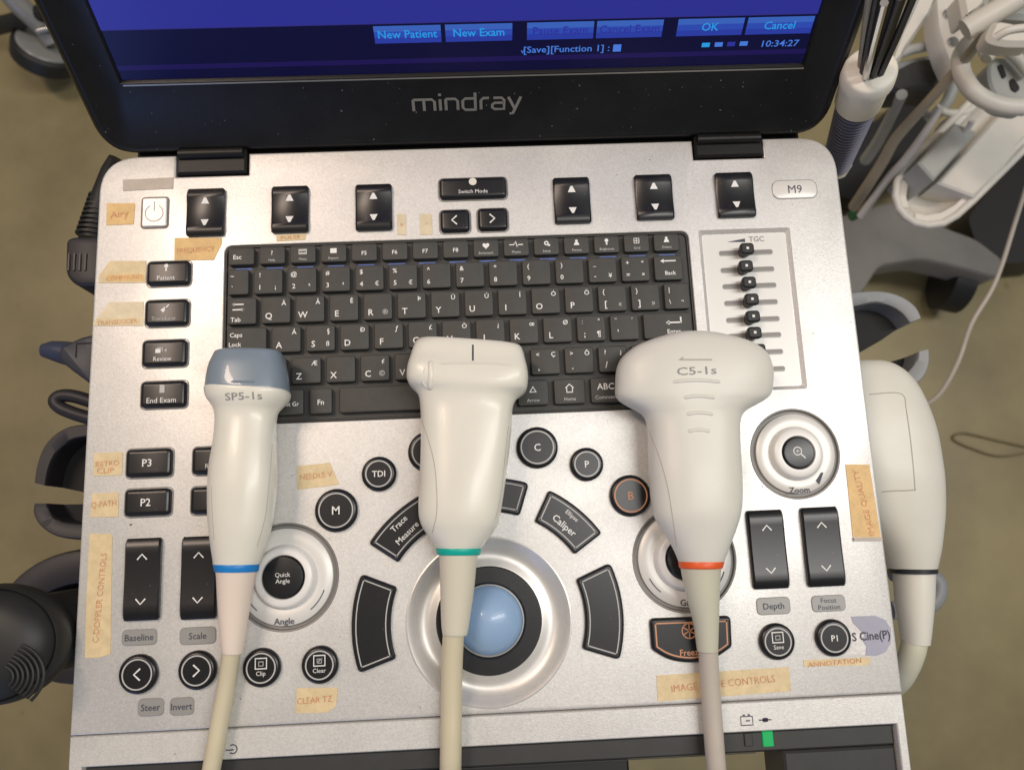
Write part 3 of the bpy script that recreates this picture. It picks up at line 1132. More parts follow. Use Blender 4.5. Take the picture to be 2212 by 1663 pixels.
q = [P(x_, y_) for x_, y_ in [(1842.5, 1161), (1903, 1160.5), (1905, 1167), (1843, 1168)]]
b.prism([(p.x, p.y) for p in q], [(0, .0002), (0, .0012)], M['tape_grey'])
b.obj('curled_tape_end', mach)

# worn sticker beside the P1 button
stk = mat('worn_sticker', (0.36, 0.36, 0.45), 0.5, var=0.08, vscale=90)
stw = mat('sticker_residue', (0.74, 0.73, 0.72), 0.7, var=0.18, vscale=500)
o1 = [P(x_, y_) for x_, y_ in [(1838, 1331), (1890, 1329), (1912, 1338), (1924, 1358), (1924, 1388), (1912, 1408), (1893, 1416), (1870, 1415), (1872, 1396), (1862, 1380), (1868, 1372), (1852, 1354), (1843, 1346)]]
b = MB()
b.prism([(p.x, p.y) for p in o1], [(0, .00002), (0, .0002)], stk)
rs = [P(x_, y_) for x_, y_ in [(1763, 1352), (1768, 1342), (1790, 1334), (1815, 1329), (1836, 1331), (1842, 1347), (1851, 1355), (1866, 1372), (1860, 1381), (1870, 1397), (1868, 1414), (1845, 1412), (1820, 1416), (1790, 1414), (1766, 1408), (1752, 1390), (1757, 1370)]]
b.prism([(p.x, p.y) for p in rs], [(0, .00002), (0, .00012)], stw)
c = P(1881, 1372)
b.text('S Cine(P)', c.x, c.y, .0036, .00032, M['printdark'], fit=.0172, rot=radians(1.5), bold=.02)
tag(b.obj('worn_sticker', mach, smooth=0), 'peeling blue grey sticker beside the P1 button')

# ---- front edge: silver frame, dark grip, lamp
yS = -T - .0005
y1 = P(1100, 1609).y
b = MB()
xl, xr = P(147, 1625).x, P(1958, 1560).x
il, ir = P(172, 1658).x + .0005, P(1940, 1580).x
fo = [(xl, yS), (xl, -.20), (il, -.20), (il, y1), (ir, y1), (ir, -.20), (xr, -.20), (xr, yS)]
b.prism(fo, [(0, -.020), (0, -.0014), (.0002, -.0008), (.0006, -.0005)], M['silver'])
c = P(503, 1617, -.0005)
arc = [(c.x + .0018 * cos(a), c.y + .0018 * sin(a)) for a in [radians(-130 + i * 26) for i in range(11)]]
b.stroke(arc, .0005, -.00035, M['printdark'])
b.stroke([(c.x - .0030, c.y - .0003), (c.x + .0004, c.y - .0003)], .0005, -.00035, M['printdark'])
c = P(1613, 1555, -.0005)
b.stroke([(c.x - .0026, c.y - .0020), (c.x + .0026, c.y - .0020), (c.x + .0026, c.y + .0016), (c.x - .0026, c.y + .0016)], .0005, -.00035, M['printdark'], closed=True)
b.stroke([(c.x - .0016, c.y + .0022), (c.x - .0006, c.y + .0022)], .0006, -.00035, M['printdark'])
b.stroke([(c.x + .0006, c.y + .0022), (c.x + .0016, c.y + .0022)], .0006, -.00035, M['printdark'])
b.stroke([(c.x - .0004, c.y - .0002), (c.x + .0014, c.y - .0002)], .0005, -.00035, M['printdark'])
c = P(1653, 1554, -.0005)
b.poly(rrect(c.x, c.y, .0024, .0018, .0005, 3), -.00035, M['printdark'])
b.stroke([(c.x - .0028, c.y), (c.x + .0026, c.y)], .0005, -.00035, M['printdark'])
b.obj('front_frame', mach)
b = MB()
ga_, gb = P(1440, 1640, -.02).x, P(1690, 1640, -.02).x
yb = P(1600, 1622, -.006).y
b.box((il + .0004, yb, -.030), (ir - .0004, y1 - .0004, -.0035), M['dark'], .0008)
b.box((il + .0006, -.20, -.032), (P(1358, 1650, -.010).x, yb - .0004, -.009), M['darkest'], .001)
b.box((P(1358, 1650, -.010).x + .0003, P(1500, 1632, -.014).y, -.032), (P(1690, 1640, -.006).x - .0003, yb - .0006, -.014), M['darkest'], .001)
b.box((P(1690, 1640, -.006).x, -.20, -.032), (ir - .0005, yb - .0004, -.0036), M['dark'], .001)
b.stroke([(il + .001, yb - .0016), (.115, yb - .0016)], .0004, -.0085, M['dark'])
b.obj('front_handle', mach)
b = MB()
c = P(1658, 1594.6, -.0035)
b.prism(rrect(c.x, c.y, .0048, .0064, .0004, 3), [(0, -.004), (0, -.0030), (.0003, -.0027)], M['led'])
tag(b.obj('indicator_light', mach), 'small lit green indicator light')
b = MB()
c = P(1616, 1596, -.0035)
b.prism(rrect(c.x, c.y, .0036, .0055, .0004, 3), [(0, -.004), (0, -.0030), (.0003, -.0027)], M['dark'])
b.obj('indicator_light', mach)

# ------------------------------------------------------------------ screen lid
lid_w0, lid_w1 = -.1793, .1762
LH = .235
lp = round_poly([(lid_w0, -.003), (lid_w1, -.003), (lid_w1, LH), (lid_w0, LH)], [.017, .017, .01, .01], 8)
dx0, dx1, dy0, dy1 = -.1568, .1545, .0378, .205
b = MB()
b.mi(M['lid'])
edges = []
bm = b.bm
DP = [(dx0, dy0 - .0008), (dx1, dy0 - .0008), (dx1, dy1), (dx0, dy1)]


def ring3(pts, w):
    vs = b.loop([lidf(u, v, w) for u, v in pts])
    return vs


o_top = ring3(inset(lp, .0075), .0)
i_top = ring3(DP, .0)
for vs in (o_top, i_top):
    edges += [bm.edges.new((vs[i - 1], vs[i])) for i in range(len(vs))]
bmesh.ops.triangle_fill(bm, use_beauty=True, use_dissolve=False, edges=edges, normal=LN)
pv = o_top
for d, w in [(.0066, .0007), (.0058, .0010), (.0048, .0009), (.0030, -.0002), (.0012, -.0024), (.0003, -.0045), (0, -.0070), (.0, -.015), (.002, -.018)]:
    nx = ring3(inset(lp, d), w)
    b.bridge(pv, nx, M['lid'])
    pv = nx
b.face(pv, M['lid'])
pv = i_top
for d, w, mm_ in [(.0006, -.0010, M['hinge']), (.0008, -.0018, M['hinge'])]:
    nx = ring3(inset(DP, d), w)
    b.bridge(pv, nx, mm_)
    pv = nx
# thin pale edge along the lower side of the window
b.stroke([(dx0 + .001, dy0 - .0016), (dx1, dy0 - .0016)], .0007, .00012, M['logo'], lidf)
lid = b.obj('screen_lid', mach, lidf(0, 0, 0), smooth=40)

b = MB()
DQ = inset(DP, .0008)
ya, yb_ = PL(1106, 45)[1], 0


def scr_band(y0, y1_, m, w):
    b.poly([(DQ[0][0], y0), (DQ[1][0], y0), (DQ[1][0], y1_), (DQ[0][0], y1_)], w, m, lidf)


s0 = DQ[0][1]
s_status = s0 + .0070
s_main = PL(1106, 51)[1]
scr_band(s0, s0 + .0047, M['scr_strip'], -.0017)
scr_band(s0 + .0047, s_status, M['scr_status'], -.0017)
scr_band(s_status, s_main, M['scr_strip'], -.0017)
scr_band(s_main, s_main + .0004, M['scr_line'], -.0017)
scr_band(s_main + .0004, DQ[2][1], M['scr_main'], -.0017)


def ltext(t, px, py, hpx, m, fit=None, bold=.01):
    u, v = PL(px, py)
    b.text(t, u, v, hpx / 1000, -.00150, m, lidf, fit=fit, bold=bold)


ltext('v', 1129, 115, 2.2, M['scr_dim2'])
ltext('[Save][Function 1] :', 1225, 110, 3.0, M['scr_dim2'], fit=.0385)
u, v = PL(1334, 108)
b.poly([(u - .0018, v - .0018), (u + .0018, v - .0018), (u + .0018, v + .0016), (u - .0018, v + .0016)], -.0015, M['scr_dim2'], lidf)
for px, py, c_ in [(1526, 102, 'scr_text'), (1554, 101, 'scr_dim2'), (1581, 100, 'scr_dim'), (1608, 99, 'scr_dim2')]:
    u, v = PL(px, py)
    b.poly([(u - .0018, v - .001), (u + .0018, v - .001), (u + .0018, v + .0011), (u - .0018, v + .0011)], -.0015, M[c_], lidf)
ltext('10:34:27', 1688, 98, 3.0, M['scr_dim2'], fit=.0168)
disp = b.obj('display', lid, smooth=0)
for x0, y0, x1, y1_, t, dim in [(808, 65, 953, 100, 'New Patient', 0), (962, 57, 1107, 95, 'New Exam', 0), (1139, 53, 1283, 92, 'Pause Exam', 1), (1290, 46, 1433, 84, 'Cancel Exam', 1),
                           (1465, 43, 1607, 82, 'OK', 0), (1616, 37, 1758, 76, 'Cancel', 0)]:
    b = MB()
    (ua, va), (ub, vb) = PL(x0, (y0 + y1_) / 2), PL(x1, (y0 + y1_) / 2)
    vc = (PL(1034, 76)[1] + PL(1361, 67)[1]) / 2
    hh = PL(1034, 57.5)[1] - PL(1034, 95)[1]
    for i, mm_ in enumerate([M['scr_btn3'], M['scr_btn'], M['scr_btn2']]):
        lo, hi = vc - hh / 2 + hh * i / 3, vc - hh / 2 + hh * (i + 1) / 3
        b.poly([(ua, lo), (ub, lo), (ub, hi), (ua, hi)], -.00158, mm_, lidf)
    b.text(t, (ua + ub) / 2, vc + .0002, .0036, -.00148, M['scr_dim'] if dim else M['scr_text'], lidf)
    b.obj('screen_button', lid, smooth=0)
b = MB()
(u0, v0), (u1, v1) = PL(893, 228), PL(1125, 220)
# rounded lower-case lettering of the maker's mark
GL = [(0, [[(0, 0), (0, 1)], [(.0, 1), (1.5, 1), (1.7, .8), (1.7, 0)], [(.85, 0), (.85, 1)]]), (2.15, [[(0, 0), (0, 1)], [(0, 1.28), (0, 1.5)]]),
      (2.6, [[(0, 0), (0, 1)], [(0, 1), (.75, 1), (.95, .8), (.95, 0)]]), (3.95, [[(1, 0), (.2, 0), (0, .2), (0, .8), (.2, 1), (1, 1)], [(1, -.09), (1, 1.5)]]),
      (5.4, [[(0, 0), (0, .8), (.2, 1), (.65, 1)]]), (6.3, [[(.1, 1), (.75, 1), (.95, .8), (.95, 0), (.2, 0), (0, .15), (0, .4), (.2, .56), (.93, .56)]]), (7.6, [[(0, 1.05), (.5, .02)], [(1.0, 1.05), (.36, -.42), (.1, -.42)]])]
kx, q = (u1 - u0) / 8.6, 0
for gx, paths in GL:
    for pth in paths:
        q += 1
        b.stroke([(u0 + (gx + x_) * kx, .0192 + y_ * .0060) for x_, y_ in pth],   .00135, .00025 + .00003 * (q % 3), M['logo'], lidf)
b.obj('brand_lettering', lid, smooth=0)

for a, c_, yy in ((hl0, hl1, HN), (hr0, hr1, HN + .001)):
    b = MB()
    b.box((a + .0008, yy + .0008, -.006), (c_ - .0008, T + .010, .0012), M['hinge'], .0010)
    b.tube([(a + .002, T - .0005, .0016), (c_ - .002, T - .0005, .0016)], .0026, M['hinge'], 18)
    b.obj('hinge', lid)
b = MB()
b.box((-.165, T + .0005, -.05), (.165, T + .012, -.004), M['darkest'], .002)
b.obj('rear_spine', mach)

# ------------------------------------------------------------------ probes


def crom(vals, n):
    """smooth resampling of a list of equal-length tuples"""
    out = []
    m = len(vals)
    for i in range(m - 1):
        p0, p1, p2, p3 = vals[max(i - 1, 0)], vals[i], vals[i + 1], vals[min(i + 2, m - 1)]
        for k in range(n):
            t = k / n
            out.append(tuple(0.5 * (2 * b_ + (c_ - a_) * t + (2 * a_ - 5 * b_ + 4 * c_ - d_) * t * t + (3 * b_ - a_ - 3 * c_ + d_) * t ** 3) for a_, b_, c_, d_ in zip(p0, p1, p2, p3)))
    out.append(tuple(vals[-1]))
    return out


def section(lx, ly, rx, ry, bb, zc, ex, n=40):
    L, R = P(lx, ly, zc), P(rx, ry, zc)
    c = (L + R) / 2
    a = (R - L) / 2
    pts = []
    for i in range(n):
        t = 2 * pi * i / n
        cu, su = cos(t), sin(t)
        x = math.copysign(abs(cu) ** (2 / ex), cu)
        z = math.copysign(abs(su) ** (2 / ex), su)
        pts.append(c + a * x + Vector((0, 0, bb * z)))
    return pts


def loftpx(k, secs, m, sub=4, caps=(True, True)):
    S = crom(secs, sub) if sub > 1 else secs
    k.loft([section(*s) for s in S], m, *caps)


def bvh_of(o, off):
    me = o.data
    return BVHTree.FromPolygons([v.co + off for v in me.vertices], [tuple(p.vertices) for p in me.polygons])


def surf(bvh, lift=.00015):
    def f(u, v, w):
        h = bvh.ray_cast(Vector((u, v, .2)), Vector((0, 0, -1)))
        return Vector((u, v, (h[0].z if h[0] else .0) + lift))
    return f


def px_on(bvh, px, py):
    """where the photo's point falls on a probe"""
    d = (P(px, py, 0) - CAM).normalized()
    h = bvh.ray_cast(CAM, d)
    return h[0] if h[0] else P(px, py, .02)


def ridge(k, bvh, pts, r, m, sink=.4):
    q = [px_on(bvh, *p) for p in pts]
    n = len(q)
    k.tube([p - Vector((0, 0, r * sink)) for p in q], [r * (.35 if i in (0, n - 1) else 1) for i in range(n)], m, 8)


def lerp_pts(a, b_, n, bow=0.0):
    return [(a[0] + (b_[0] - a[0]) * i / n, a[1] + (b_[1] - a[1]) * i / n + bow * (1 - (2 * i / n - 1) ** 2)) for i in range(n + 1)]


def cable(k, pts, r, m):
    S = crom(pts, 6)
    k.tube([P(a, b_, c_) for a, b_, c_ in S], r, m, 18)


GP = 'ultrasound probes laid across the console'
# --- phased array probe, grey-blue lens
pr = thing('ultrasound_probe', 'ivory ultrasound probe with blue grey lens cap and blue ring', 'ultrasound probe', P(525, 1000, .004), GP)
zc = .0155
k = MB()
loftpx(k, [(446, 838, 624, 846, .0128, zc, 2.6), (445.5, 846, 626, 852, .0130, zc, 2.6), (449, 861, 622, 864, .0126, zc, 2.5), (459, 875, 611, 877, .0115, zc, 2.4), (464.5, 888, 601, 889, .0104, zc, 2.3),
           (466.5, 906, 596.5, 906, .0100, zc, 2.3), (464.5, 938, 595.5, 938, .0104, zc, 2.3), (460, 971, 596, 971, .0110, zc, 2.3), (454, 1006, 597, 1006, .0114, zc, 2.3), (451, 1054, 596.5, 1054, .0116, zc, 2.3),
           (450.5, 1104, 591, 1104, .0112, zc, 2.2), (452.5, 1142, 585, 1142, .0106, zc, 2.1), (456, 1175, 575.5, 1175, .0098, zc - .0005, 2.05), (460.5, 1208, 565, 1208, .0088, zc - .001, 2), (461.5, 1219, 559.5, 1219, .0084, zc - .001, 2)], M['probe'])
hs = k.obj('housing', pr, smooth=60)
bv = bvh_of(hs, WO[hs.name])
k = MB()
loftpx(k, [(483, 757, 590, 757, .0040, zc + .001, 2.4), (474, 758.5, 600, 758.5, .0068, zc + .0007, 2.6), (467, 763, 608, 763, .0092, zc + .0004, 2.7), (461.5, 775, 613, 776, .0108, zc, 2.7), (455.5, 790, 617, 791, .0117, zc, 2.7), (450, 815, 621.5, 818, .0124, zc, 2.7), (447, 837.5, 624, 845.5, .0129, zc, 2.6), (447.2, 840, 624, 848, .0127, zc, 2.6)], M['lens'])
lc = k.obj('lens_cap', pr, smooth=60)
tag(lc, 'matt blue grey rubber lens cap')
bl = bvh_of(lc, WO[lc.name])
k = MB()
ridge(k, bl, lerp_pts((497, 824.5), (553, 824.5), 8), .0007, M['lens'])
k.obj('orientation_ridge', pr)
k = MB()
c = px_on(bv, 525, 855)
k.text('SP5-1s', c.x, c.y, .0030, 0, M['printgrey'], surf(bv), fit=.0155, bold=.01)
k.obj('probe_lettering', pr, smooth=0)
k = MB()
for pts in ([(578, 1075), (583, 1020), (588, 960)], [(555, 1180), (572, 1120), (578, 1075)], [(463, 1165), (459, 1110), (457, 1050)]):
    q = crom(pts, 5)
    w3 = [px_on(bv, *p) for p in q]
    k.tube([p for p in w3], .00016, M['seam'], 6)
k.obj('housing_seam', pr)
k = MB()
loftpx(k, [(461, 1218.5, 560, 1218.5, .0088, zc - .001, 2), (462, 1221, 559, 1221, .0090, zc - .001, 2), (464, 1232, 557, 1232, .0086, zc - .001, 2), (465.5, 1234.5, 555.5, 1234.5, .0082, zc - .001, 2)], M['blue'], 1)
tag(k.obj('colour_ring', pr), 'bright blue ring')
k = MB()
loftpx(k, [(467, 1234, 553.5, 1234, .0080, zc - .0012, 2), (468.5, 1250, 550.5, 1250, .0076, zc - .0018, 2), (471, 1308, 540, 1308, .0064, zc - .004, 2), (476, 1375, 530, 1375, .0052, zc - .006, 2), (479.5, 1405, 525.5, 1405, .0047, zc - .007, 2), (481, 1411, 524, 1411, .0043, zc - .007, 2)], M['relief_pink'])
k.obj('strain_relief', pr, smooth=50)
k = MB()
cable(k, [(501.5, 1395, .0082), (498, 1420, .0072), (490, 1475, .0050), (476, 1550, .0042), (463, 1625, .0042), (452, 1690, .001), (444, 1760, -.02), (440, 1800, -.06)], .0038, M['cable'])
k.obj('cable', pr, smooth=60)

# --- linear probe
pr = thing('ultrasound_probe', 'ivory linear ultrasound probe with square head and green ring', 'ultrasound probe', P(1010, 1000, .004), GP)
zc = .0160
k = MB()
loftpx(k, [(914, 733, 1110, 748.5, .0070, zc, 3.0), (905.5, 735, 1121.5, 749, .0092, zc, 3.4), (897, 747, 1128, 759, .0106, zc, 4.6), (889, 772, 1134, 782, .0114, zc, 5.2), (882.5, 795, 1138.5, 803, .0128, zc, 5.2), (880.5, 818, 1140, 824, .0131, zc, 4.8),
           (885, 832, 1137, 842, .0129, zc, 4.0), (896, 844, 1126, 854, .0122, zc, 2.9), (904.5, 856, 1114.5, 864, .0116, zc, 2.8), (908, 880, 1107.5, 882, .0112, zc, 2.8), (909.5, 915, 1105.5, 915, .0114, zc, 2.8), (909, 975, 1100, 975, .0118, zc, 2.7),
           (906.5, 1040, 1092, 1040, .0122, zc, 2.6), (904, 1100, 1083, 1100, .0122, zc, 2.5), (908, 1128, 1077, 1128, .0116, zc, 2.35), (918, 1148, 1066, 1148, .0108, zc - .0005, 2.2), (933, 1170, 1050, 1170, .0096, zc - .0012, 2.1), (943, 1185, 1038.5, 1185, .0086, zc - .0015, 2)], M['probe'], 5)
hs = k.obj('housing', pr, smooth=60)
bv = bvh_of(hs, WO[hs.name])
k = MB()
ridge(k, bv, lerp_pts((931, 776), (930, 843), 10), .0016, M['probe'], .6)
ridge(k, bv, [(928, 772), (918, 800), (913, 826), (926, 842)], .0007, M['probe'], .4)
k.obj('orientation_ridge', pr, smooth=60)
k = MB()
w3 = [px_on(bv, *p) for p in lerp_pts((1021.5, 745), (1021.5, 779), 6)]
k.tube(w3, .0004, M['printdark'], 6)
k.obj('centre_mark', pr)
k = MB()
ridge(k, bv, lerp_pts((945, 786), (1112, 789), 14, -3), .0006, M['probe'], .3)
k.obj('housing_ridge', pr, smooth=60)
k = MB()
for pts in ([(911, 910), (924, 945), (938, 1000), (943.5, 1060), (943, 1110), (934, 1150)], [(1098, 920), (1090, 990), (1083, 1060), (1070, 1120)]):
    k.tube([px_on(bv, *p) for p in crom(pts, 5)], .00018, M['seam'], 6)
k.obj('housing_seam', pr)
k = MB()
loftpx(k, [(941, 1184, 1040, 1184, .0089, zc - .0015, 2), (941.5, 1187, 1039.5, 1187, .0091, zc - .0015, 2), (943, 1196, 1038, 1196, .0088, zc - .0017, 2), (945.5, 1198.5, 1035, 1198.5, .0083, zc - .0017, 2)], M['green'], 1)
tag(k.obj('colour_ring', pr), 'teal green ring')
k = MB()
loftpx(k, [(948.5, 1198, 1033, 1198, .0080, zc - .0018, 2), (949.5, 1215, 1030, 1215, .0077, zc - .0022, 2), (951, 1275, 1024, 1275, .0068, zc - .004, 2), (953, 1342, 1014.5, 1342, .0058, zc - .006, 2), (955.5, 1366, 1010.5, 1366, .0053, zc - .0065, 2), (957, 1371, 1009, 1371, .0049, zc - .0065, 2)], M['relief'])
k.obj('strain_relief', pr, smooth=50)
k = MB()
cable(k, [(982, 1355, .0092), (979, 1380, .0082), (976, 1450, .0062), (975, 1530, .0050), (974, 1600, .0048), (973, 1670, .001), (972, 1740, -.02), (972, 1800, -.06)], .0046, M['cable'])
k.obj('cable', pr, smooth=60)

# --- curved array probe
pr = thing('ultrasound_probe', 'grey cream curved ultrasound probe with wide rounded head and red ring', 'ultrasound probe', P(1500, 1000, .004), GP)
zc = .0165
k = MB()
# wide head: arc across the top
head = [(1467, 718.5, 1512, 719, .0030, zc, 2.2), (1450, 721.5, 1545, 722, .0062, zc, 2.4), (1425, 729, 1580, 730, .0088, zc, 2.5), (1395, 739, 1617, 741, .0106, zc, 2.6), (1366, 752.5, 1642, 755, .0118, zc, 2.7),
        (1346, 769, 1657.5, 771, .0126, zc, 2.7), (1336, 784, 1663.5, 786, .0130, zc, 2.7), (1331, 802, 1667.5, 804, .0132, zc, 2.7), (1329.5, 828, 1667, 828, .0132, zc, 2.7), (1329.5, 850, 1664, 849, .0130, zc, 2.6), (1337, 863, 1654, 862, .0128, zc, 2.6), (1353, 874, 1636, 873, .0126, zc, 2.5),
        (1376, 886, 1614, 885, .0124, zc, 2.5), (1391, 898, 1602, 896, .0122, zc, 2.5), (1397.5, 914, 1596.5, 913, .0121, zc, 2.5), (1400, 940, 1596, 940, .0121, zc, 2.5), (1401, 980, 1598, 980, .0123, zc, 2.4), (1403, 1030, 1601, 1030, .0125, zc, 2.4), (1407, 1080, 1601.5, 1080, .0124, zc, 2.35),
        (1414, 1115, 1597, 1115, .0119, zc, 2.3), (1429, 1142, 1589, 1142, .0112, zc - .0005, 2.2), (1445, 1167, 1580, 1167, .0103, zc - .001, 2.1), (1458, 1192, 1571, 1192, .0094, zc - .0015, 2.05), (1466.5, 1213, 1563, 1213, .0086, zc - .002, 2)]
loftpx(k, head, M['probe_cream'], 5)
hs = k.obj('housing', pr, smooth=60)
bv = bvh_of(hs, WO[hs.name])
k = MB()
for x0, x1, y in ((1447, 1562, 824), (1473, 1548, 858), (1480, 1543, 894), (1484, 1536, 931)):
    ridge(k, bv, lerp_pts((x0, y + 2), (x1, y + 2), 10, -5), .0011, M['probe_cream'], .55)
k.obj('grip_ridge', pr, smooth=60)
k = MB()
c = px_on(bv, 1505, 800.5)
k.text('C5-1s', c.x, c.y, .0034, 0, M['printgrey'], surf(bv), fit=.0172, bold=.008)
c0, c1 = px_on(bv, 1468, 777), px_on(bv, 1538, 777)
n_ = 8
for i in range(n_):
    a0, a1 = c0.lerp(c1, i / n_), c0.lerp(c1, (i + 1) / n_)
    k.stroke([(a0.x, a0.y), (a1.x, a1.y)], .0006, 0, M['seam'], surf(bv))
k.poly([(c0.x - .0006, c0.y - .0002), (c0.x + .0016, c0.y - .0002), (c0.x + .0016, c0.y + .0014)], 0, M['seam'], surf(bv))
k.obj('probe_lettering', pr, smooth=0)
k = MB()
for pts in ([(1402, 930), (1424, 985), (1442, 1050), (1452, 1110), (1462, 1180)],):
    k.tube([px_on(bv, *p) for p in crom(pts, 5)], .00018, M['seam'], 6)
k.obj('housing_seam', pr)
k = MB()
loftpx(k, [(1465.5, 1212.5, 1564, 1212.5, .0089, zc - .002, 2), (1466, 1215, 1563, 1215, .0091, zc - .002, 2), (1467.5, 1225, 1560.5, 1225, .0088, zc - .002, 2), (1470, 1227.5, 1558, 1227.5, .0083, zc - .002, 2)], M['red'], 1)
tag(k.obj('colour_ring', pr), 'orange red ring')
k = MB()
loftpx(k, [(1471, 1227, 1557, 1227, .0080, zc - .0022, 2), (1474, 1245, 1555.5, 1245, .0076, zc - .0028, 2), (1484, 1290, 1553.5, 1290, .0068, zc - .004, 2), (1498, 1345, 1552, 1345, .0058, zc - .006, 2), (1505.5, 1400, 1550.5, 1400, .0048, zc - .008, 2), (1507.5, 1406, 1549, 1406, .0044, zc - .008, 2)], M['relief_olive'])
k.obj('strain_relief', pr, smooth=50)
k = MB()
cable(k, [(1528, 1390, .0080), (1530, 1412, .0074), (1534, 1480, .0056), (1539, 1550, .0046), (1544, 1620, .0044), (1549, 1680, .001), (1553, 1750, -.02), (1556, 1800, -.06)], .0042, M['cable_grey'])
k.obj('cable', pr, smooth=60)

# --- probe standing in the side holder
zc = -.050
pr = thing('ultrasound_probe', 'cream ultrasound probe with black ring in the holder beside the console', 'ultrasound probe', P(1950, 1000, -.07))
k = MB()
loftpx(k, [(1830, 786, 1890, 785, .008, zc, 2.4), (1800, 790, 1912, 790, .014, zc, 2.6), (1780, 808, 1938, 808, .019, zc, 2.8), (1765, 840, 1965, 840, .022, zc, 2.8), (1760, 884, 1986, 884, .024, zc, 2.8), (1762, 934, 2003, 934, .025, zc, 2.8), (1775, 991, 2014.5, 991, .025, zc, 2.7), (1800, 1042, 2021.5, 1042, .0245, zc, 2.6),
           (1835, 1105, 2025, 1105, .022, zc, 2.5), (1875, 1155, 2024, 1155, .019, zc, 2.3), (1905, 1192, 2021.5, 1192, .016, zc, 2.2), (1924, 1228, 2018, 1228, .0125, zc, 2)], M['probe_cream'])
hs = k.obj('housing', pr, smooth=60)
bv = bvh_of(hs, WO[hs.name])
k = MB()
k.tube([px_on(bv, *p) for p in crom([(1878, 852), (1930, 848), (1952, 855), (1957, 880), (1968, 960), (1976, 1050), (1972, 1058), (1930, 1060), (1905, 1062)], 5)], .0003, M['seam'], 6)
k.obj('housing_seam', pr)
k = MB()
loftpx(k, [(1924, 1227.5, 2019, 1227.5, .0128, zc, 2), (1927, 1237.5, 2018, 1237.5, .0126, zc, 2)], M['ringblack'], 1)
tag(k.obj('colour_ring', pr), 'black ring')
k = MB()
loftpx(k, [(1934, 1237, 2015, 1237, .0112, zc, 2), (1937, 1290, 2014, 1290, .0106, zc, 2), (1946, 1355, 2009, 1355, .0090, zc, 2), (1950, 1389, 2005.5, 1391, .0078, zc, 2)], M['probe_cream'])
k.obj('strain_relief', pr, smooth=50)
k = MB()
cable(k, [(1977, 1375, zc), (1972, 1405, zc), (1958, 1440, zc - .004), (1938, 1470, zc - .012), (1910, 1490, zc - .03), (1880, 1500, zc - .06)], .0062, M['relief_olive'])
k.obj('cable', pr, smooth=60)

# ------------------------------------------------------------------ cart under the console
cart = thing('machine_cart', 'black wheeled cart under the console with probe holder cups at its sides', 'cart', (0, 0, FZ))
b = MB()
b.box((-.160, -.115, -.085), (.160, .145, -.0475), M['darkest'], .004)
b.box((-.05, -.02, FZ + .1), (.05, .09, -.086), M['dark'], .004)
b.obj('cart_body', cart)
b = MB()
for i in range(5):
    a = radians(90 + 72 * i)
    b.tube([(0, .035, FZ + .13), (.20 * cos(a), .035 + .20 * sin(a), FZ + .09)], [.03, .018], M['dark'], 12)
b.obj('cart_base', cart)


def cup(cx_, cy_, rx, ry, z, depth, m, a0=0, a1=360, wall=.006, taper=.86, lab=None, clip=None):
    """open-topped holder cup with a thick wall"""
    k = MB()
    n = 48
    c = P(cx_, cy_, z)
    s = (CAM.z - z) / FPX
    rx, ry = rx * s, ry * s

    def lp_(d, zz, f=1.0):
        out = []
        for i in range(n):
            a = 2 * pi * i / n
            out.append(Vector((c.x + (rx - d) * f * cos(a), c.y + (ry - d) * f * sin(a), zz)))
        return out
    k.loft([lp_(0, z - depth, taper), lp_(0, z - .003), lp_(.001, z - .0006), lp_(.0025, z), lp_(wall - .002, z), lp_(wall - .0005, z - .001)], m, True, False)
    k.loft([lp_(wall - .0005, z - .001), lp_(wall, z - .006), lp_(wall, z - depth + .004, taper)], M['cupin'], False, True)
    o = k.obj('probe_cup', cart)
    if lab:
        o['label'] = lab
    return o


cup(180, 1330, 182, 136, -.080, .07, M['cup'], wall=.018, taper=.82, lab='largest black holder cup beside the console')


def half_cup(outer, inner, cut, z, depth, m, lab=None):
    """one half of a slotted holder: curved rim and inside coloured black for its shade, open along the slot"""
    k = MB()
    O = [P(x_, y_, z) for x_, y_ in crom(outer, 4)]
    I = [P(x_, y_, z) for x_, y_ in crom(inner, 4)]
    n = min(len(O), len(I))
    dn = Vector((0, 0, -1))
    L = []
    for i in range(len(O)):
        o_, i_ = O[i], I[i]
        d_ = (i_ - o_)
        L.append([o_ + dn * depth + d_ * .25, o_ + dn * .003, o_ + dn * .0008 + d_ * .04, o_ + d_ * .12, i_ - d_ * .10, i_ + dn * .0008, i_ + dn * .004, i_ + dn * depth * .9 + d_ * .4])
    k.loft(L, m)
    q = [p + dn * .016 for p in I] + [P(x_, y_, z) + dn * .016 for x_, y_ in cut]
    k.loft([[p + dn * .03 for p in q], q], M['cupin'])
    o = k.obj('probe_cup', cart, smooth=45)
    if lab:
        o['label'] = lab
    return o


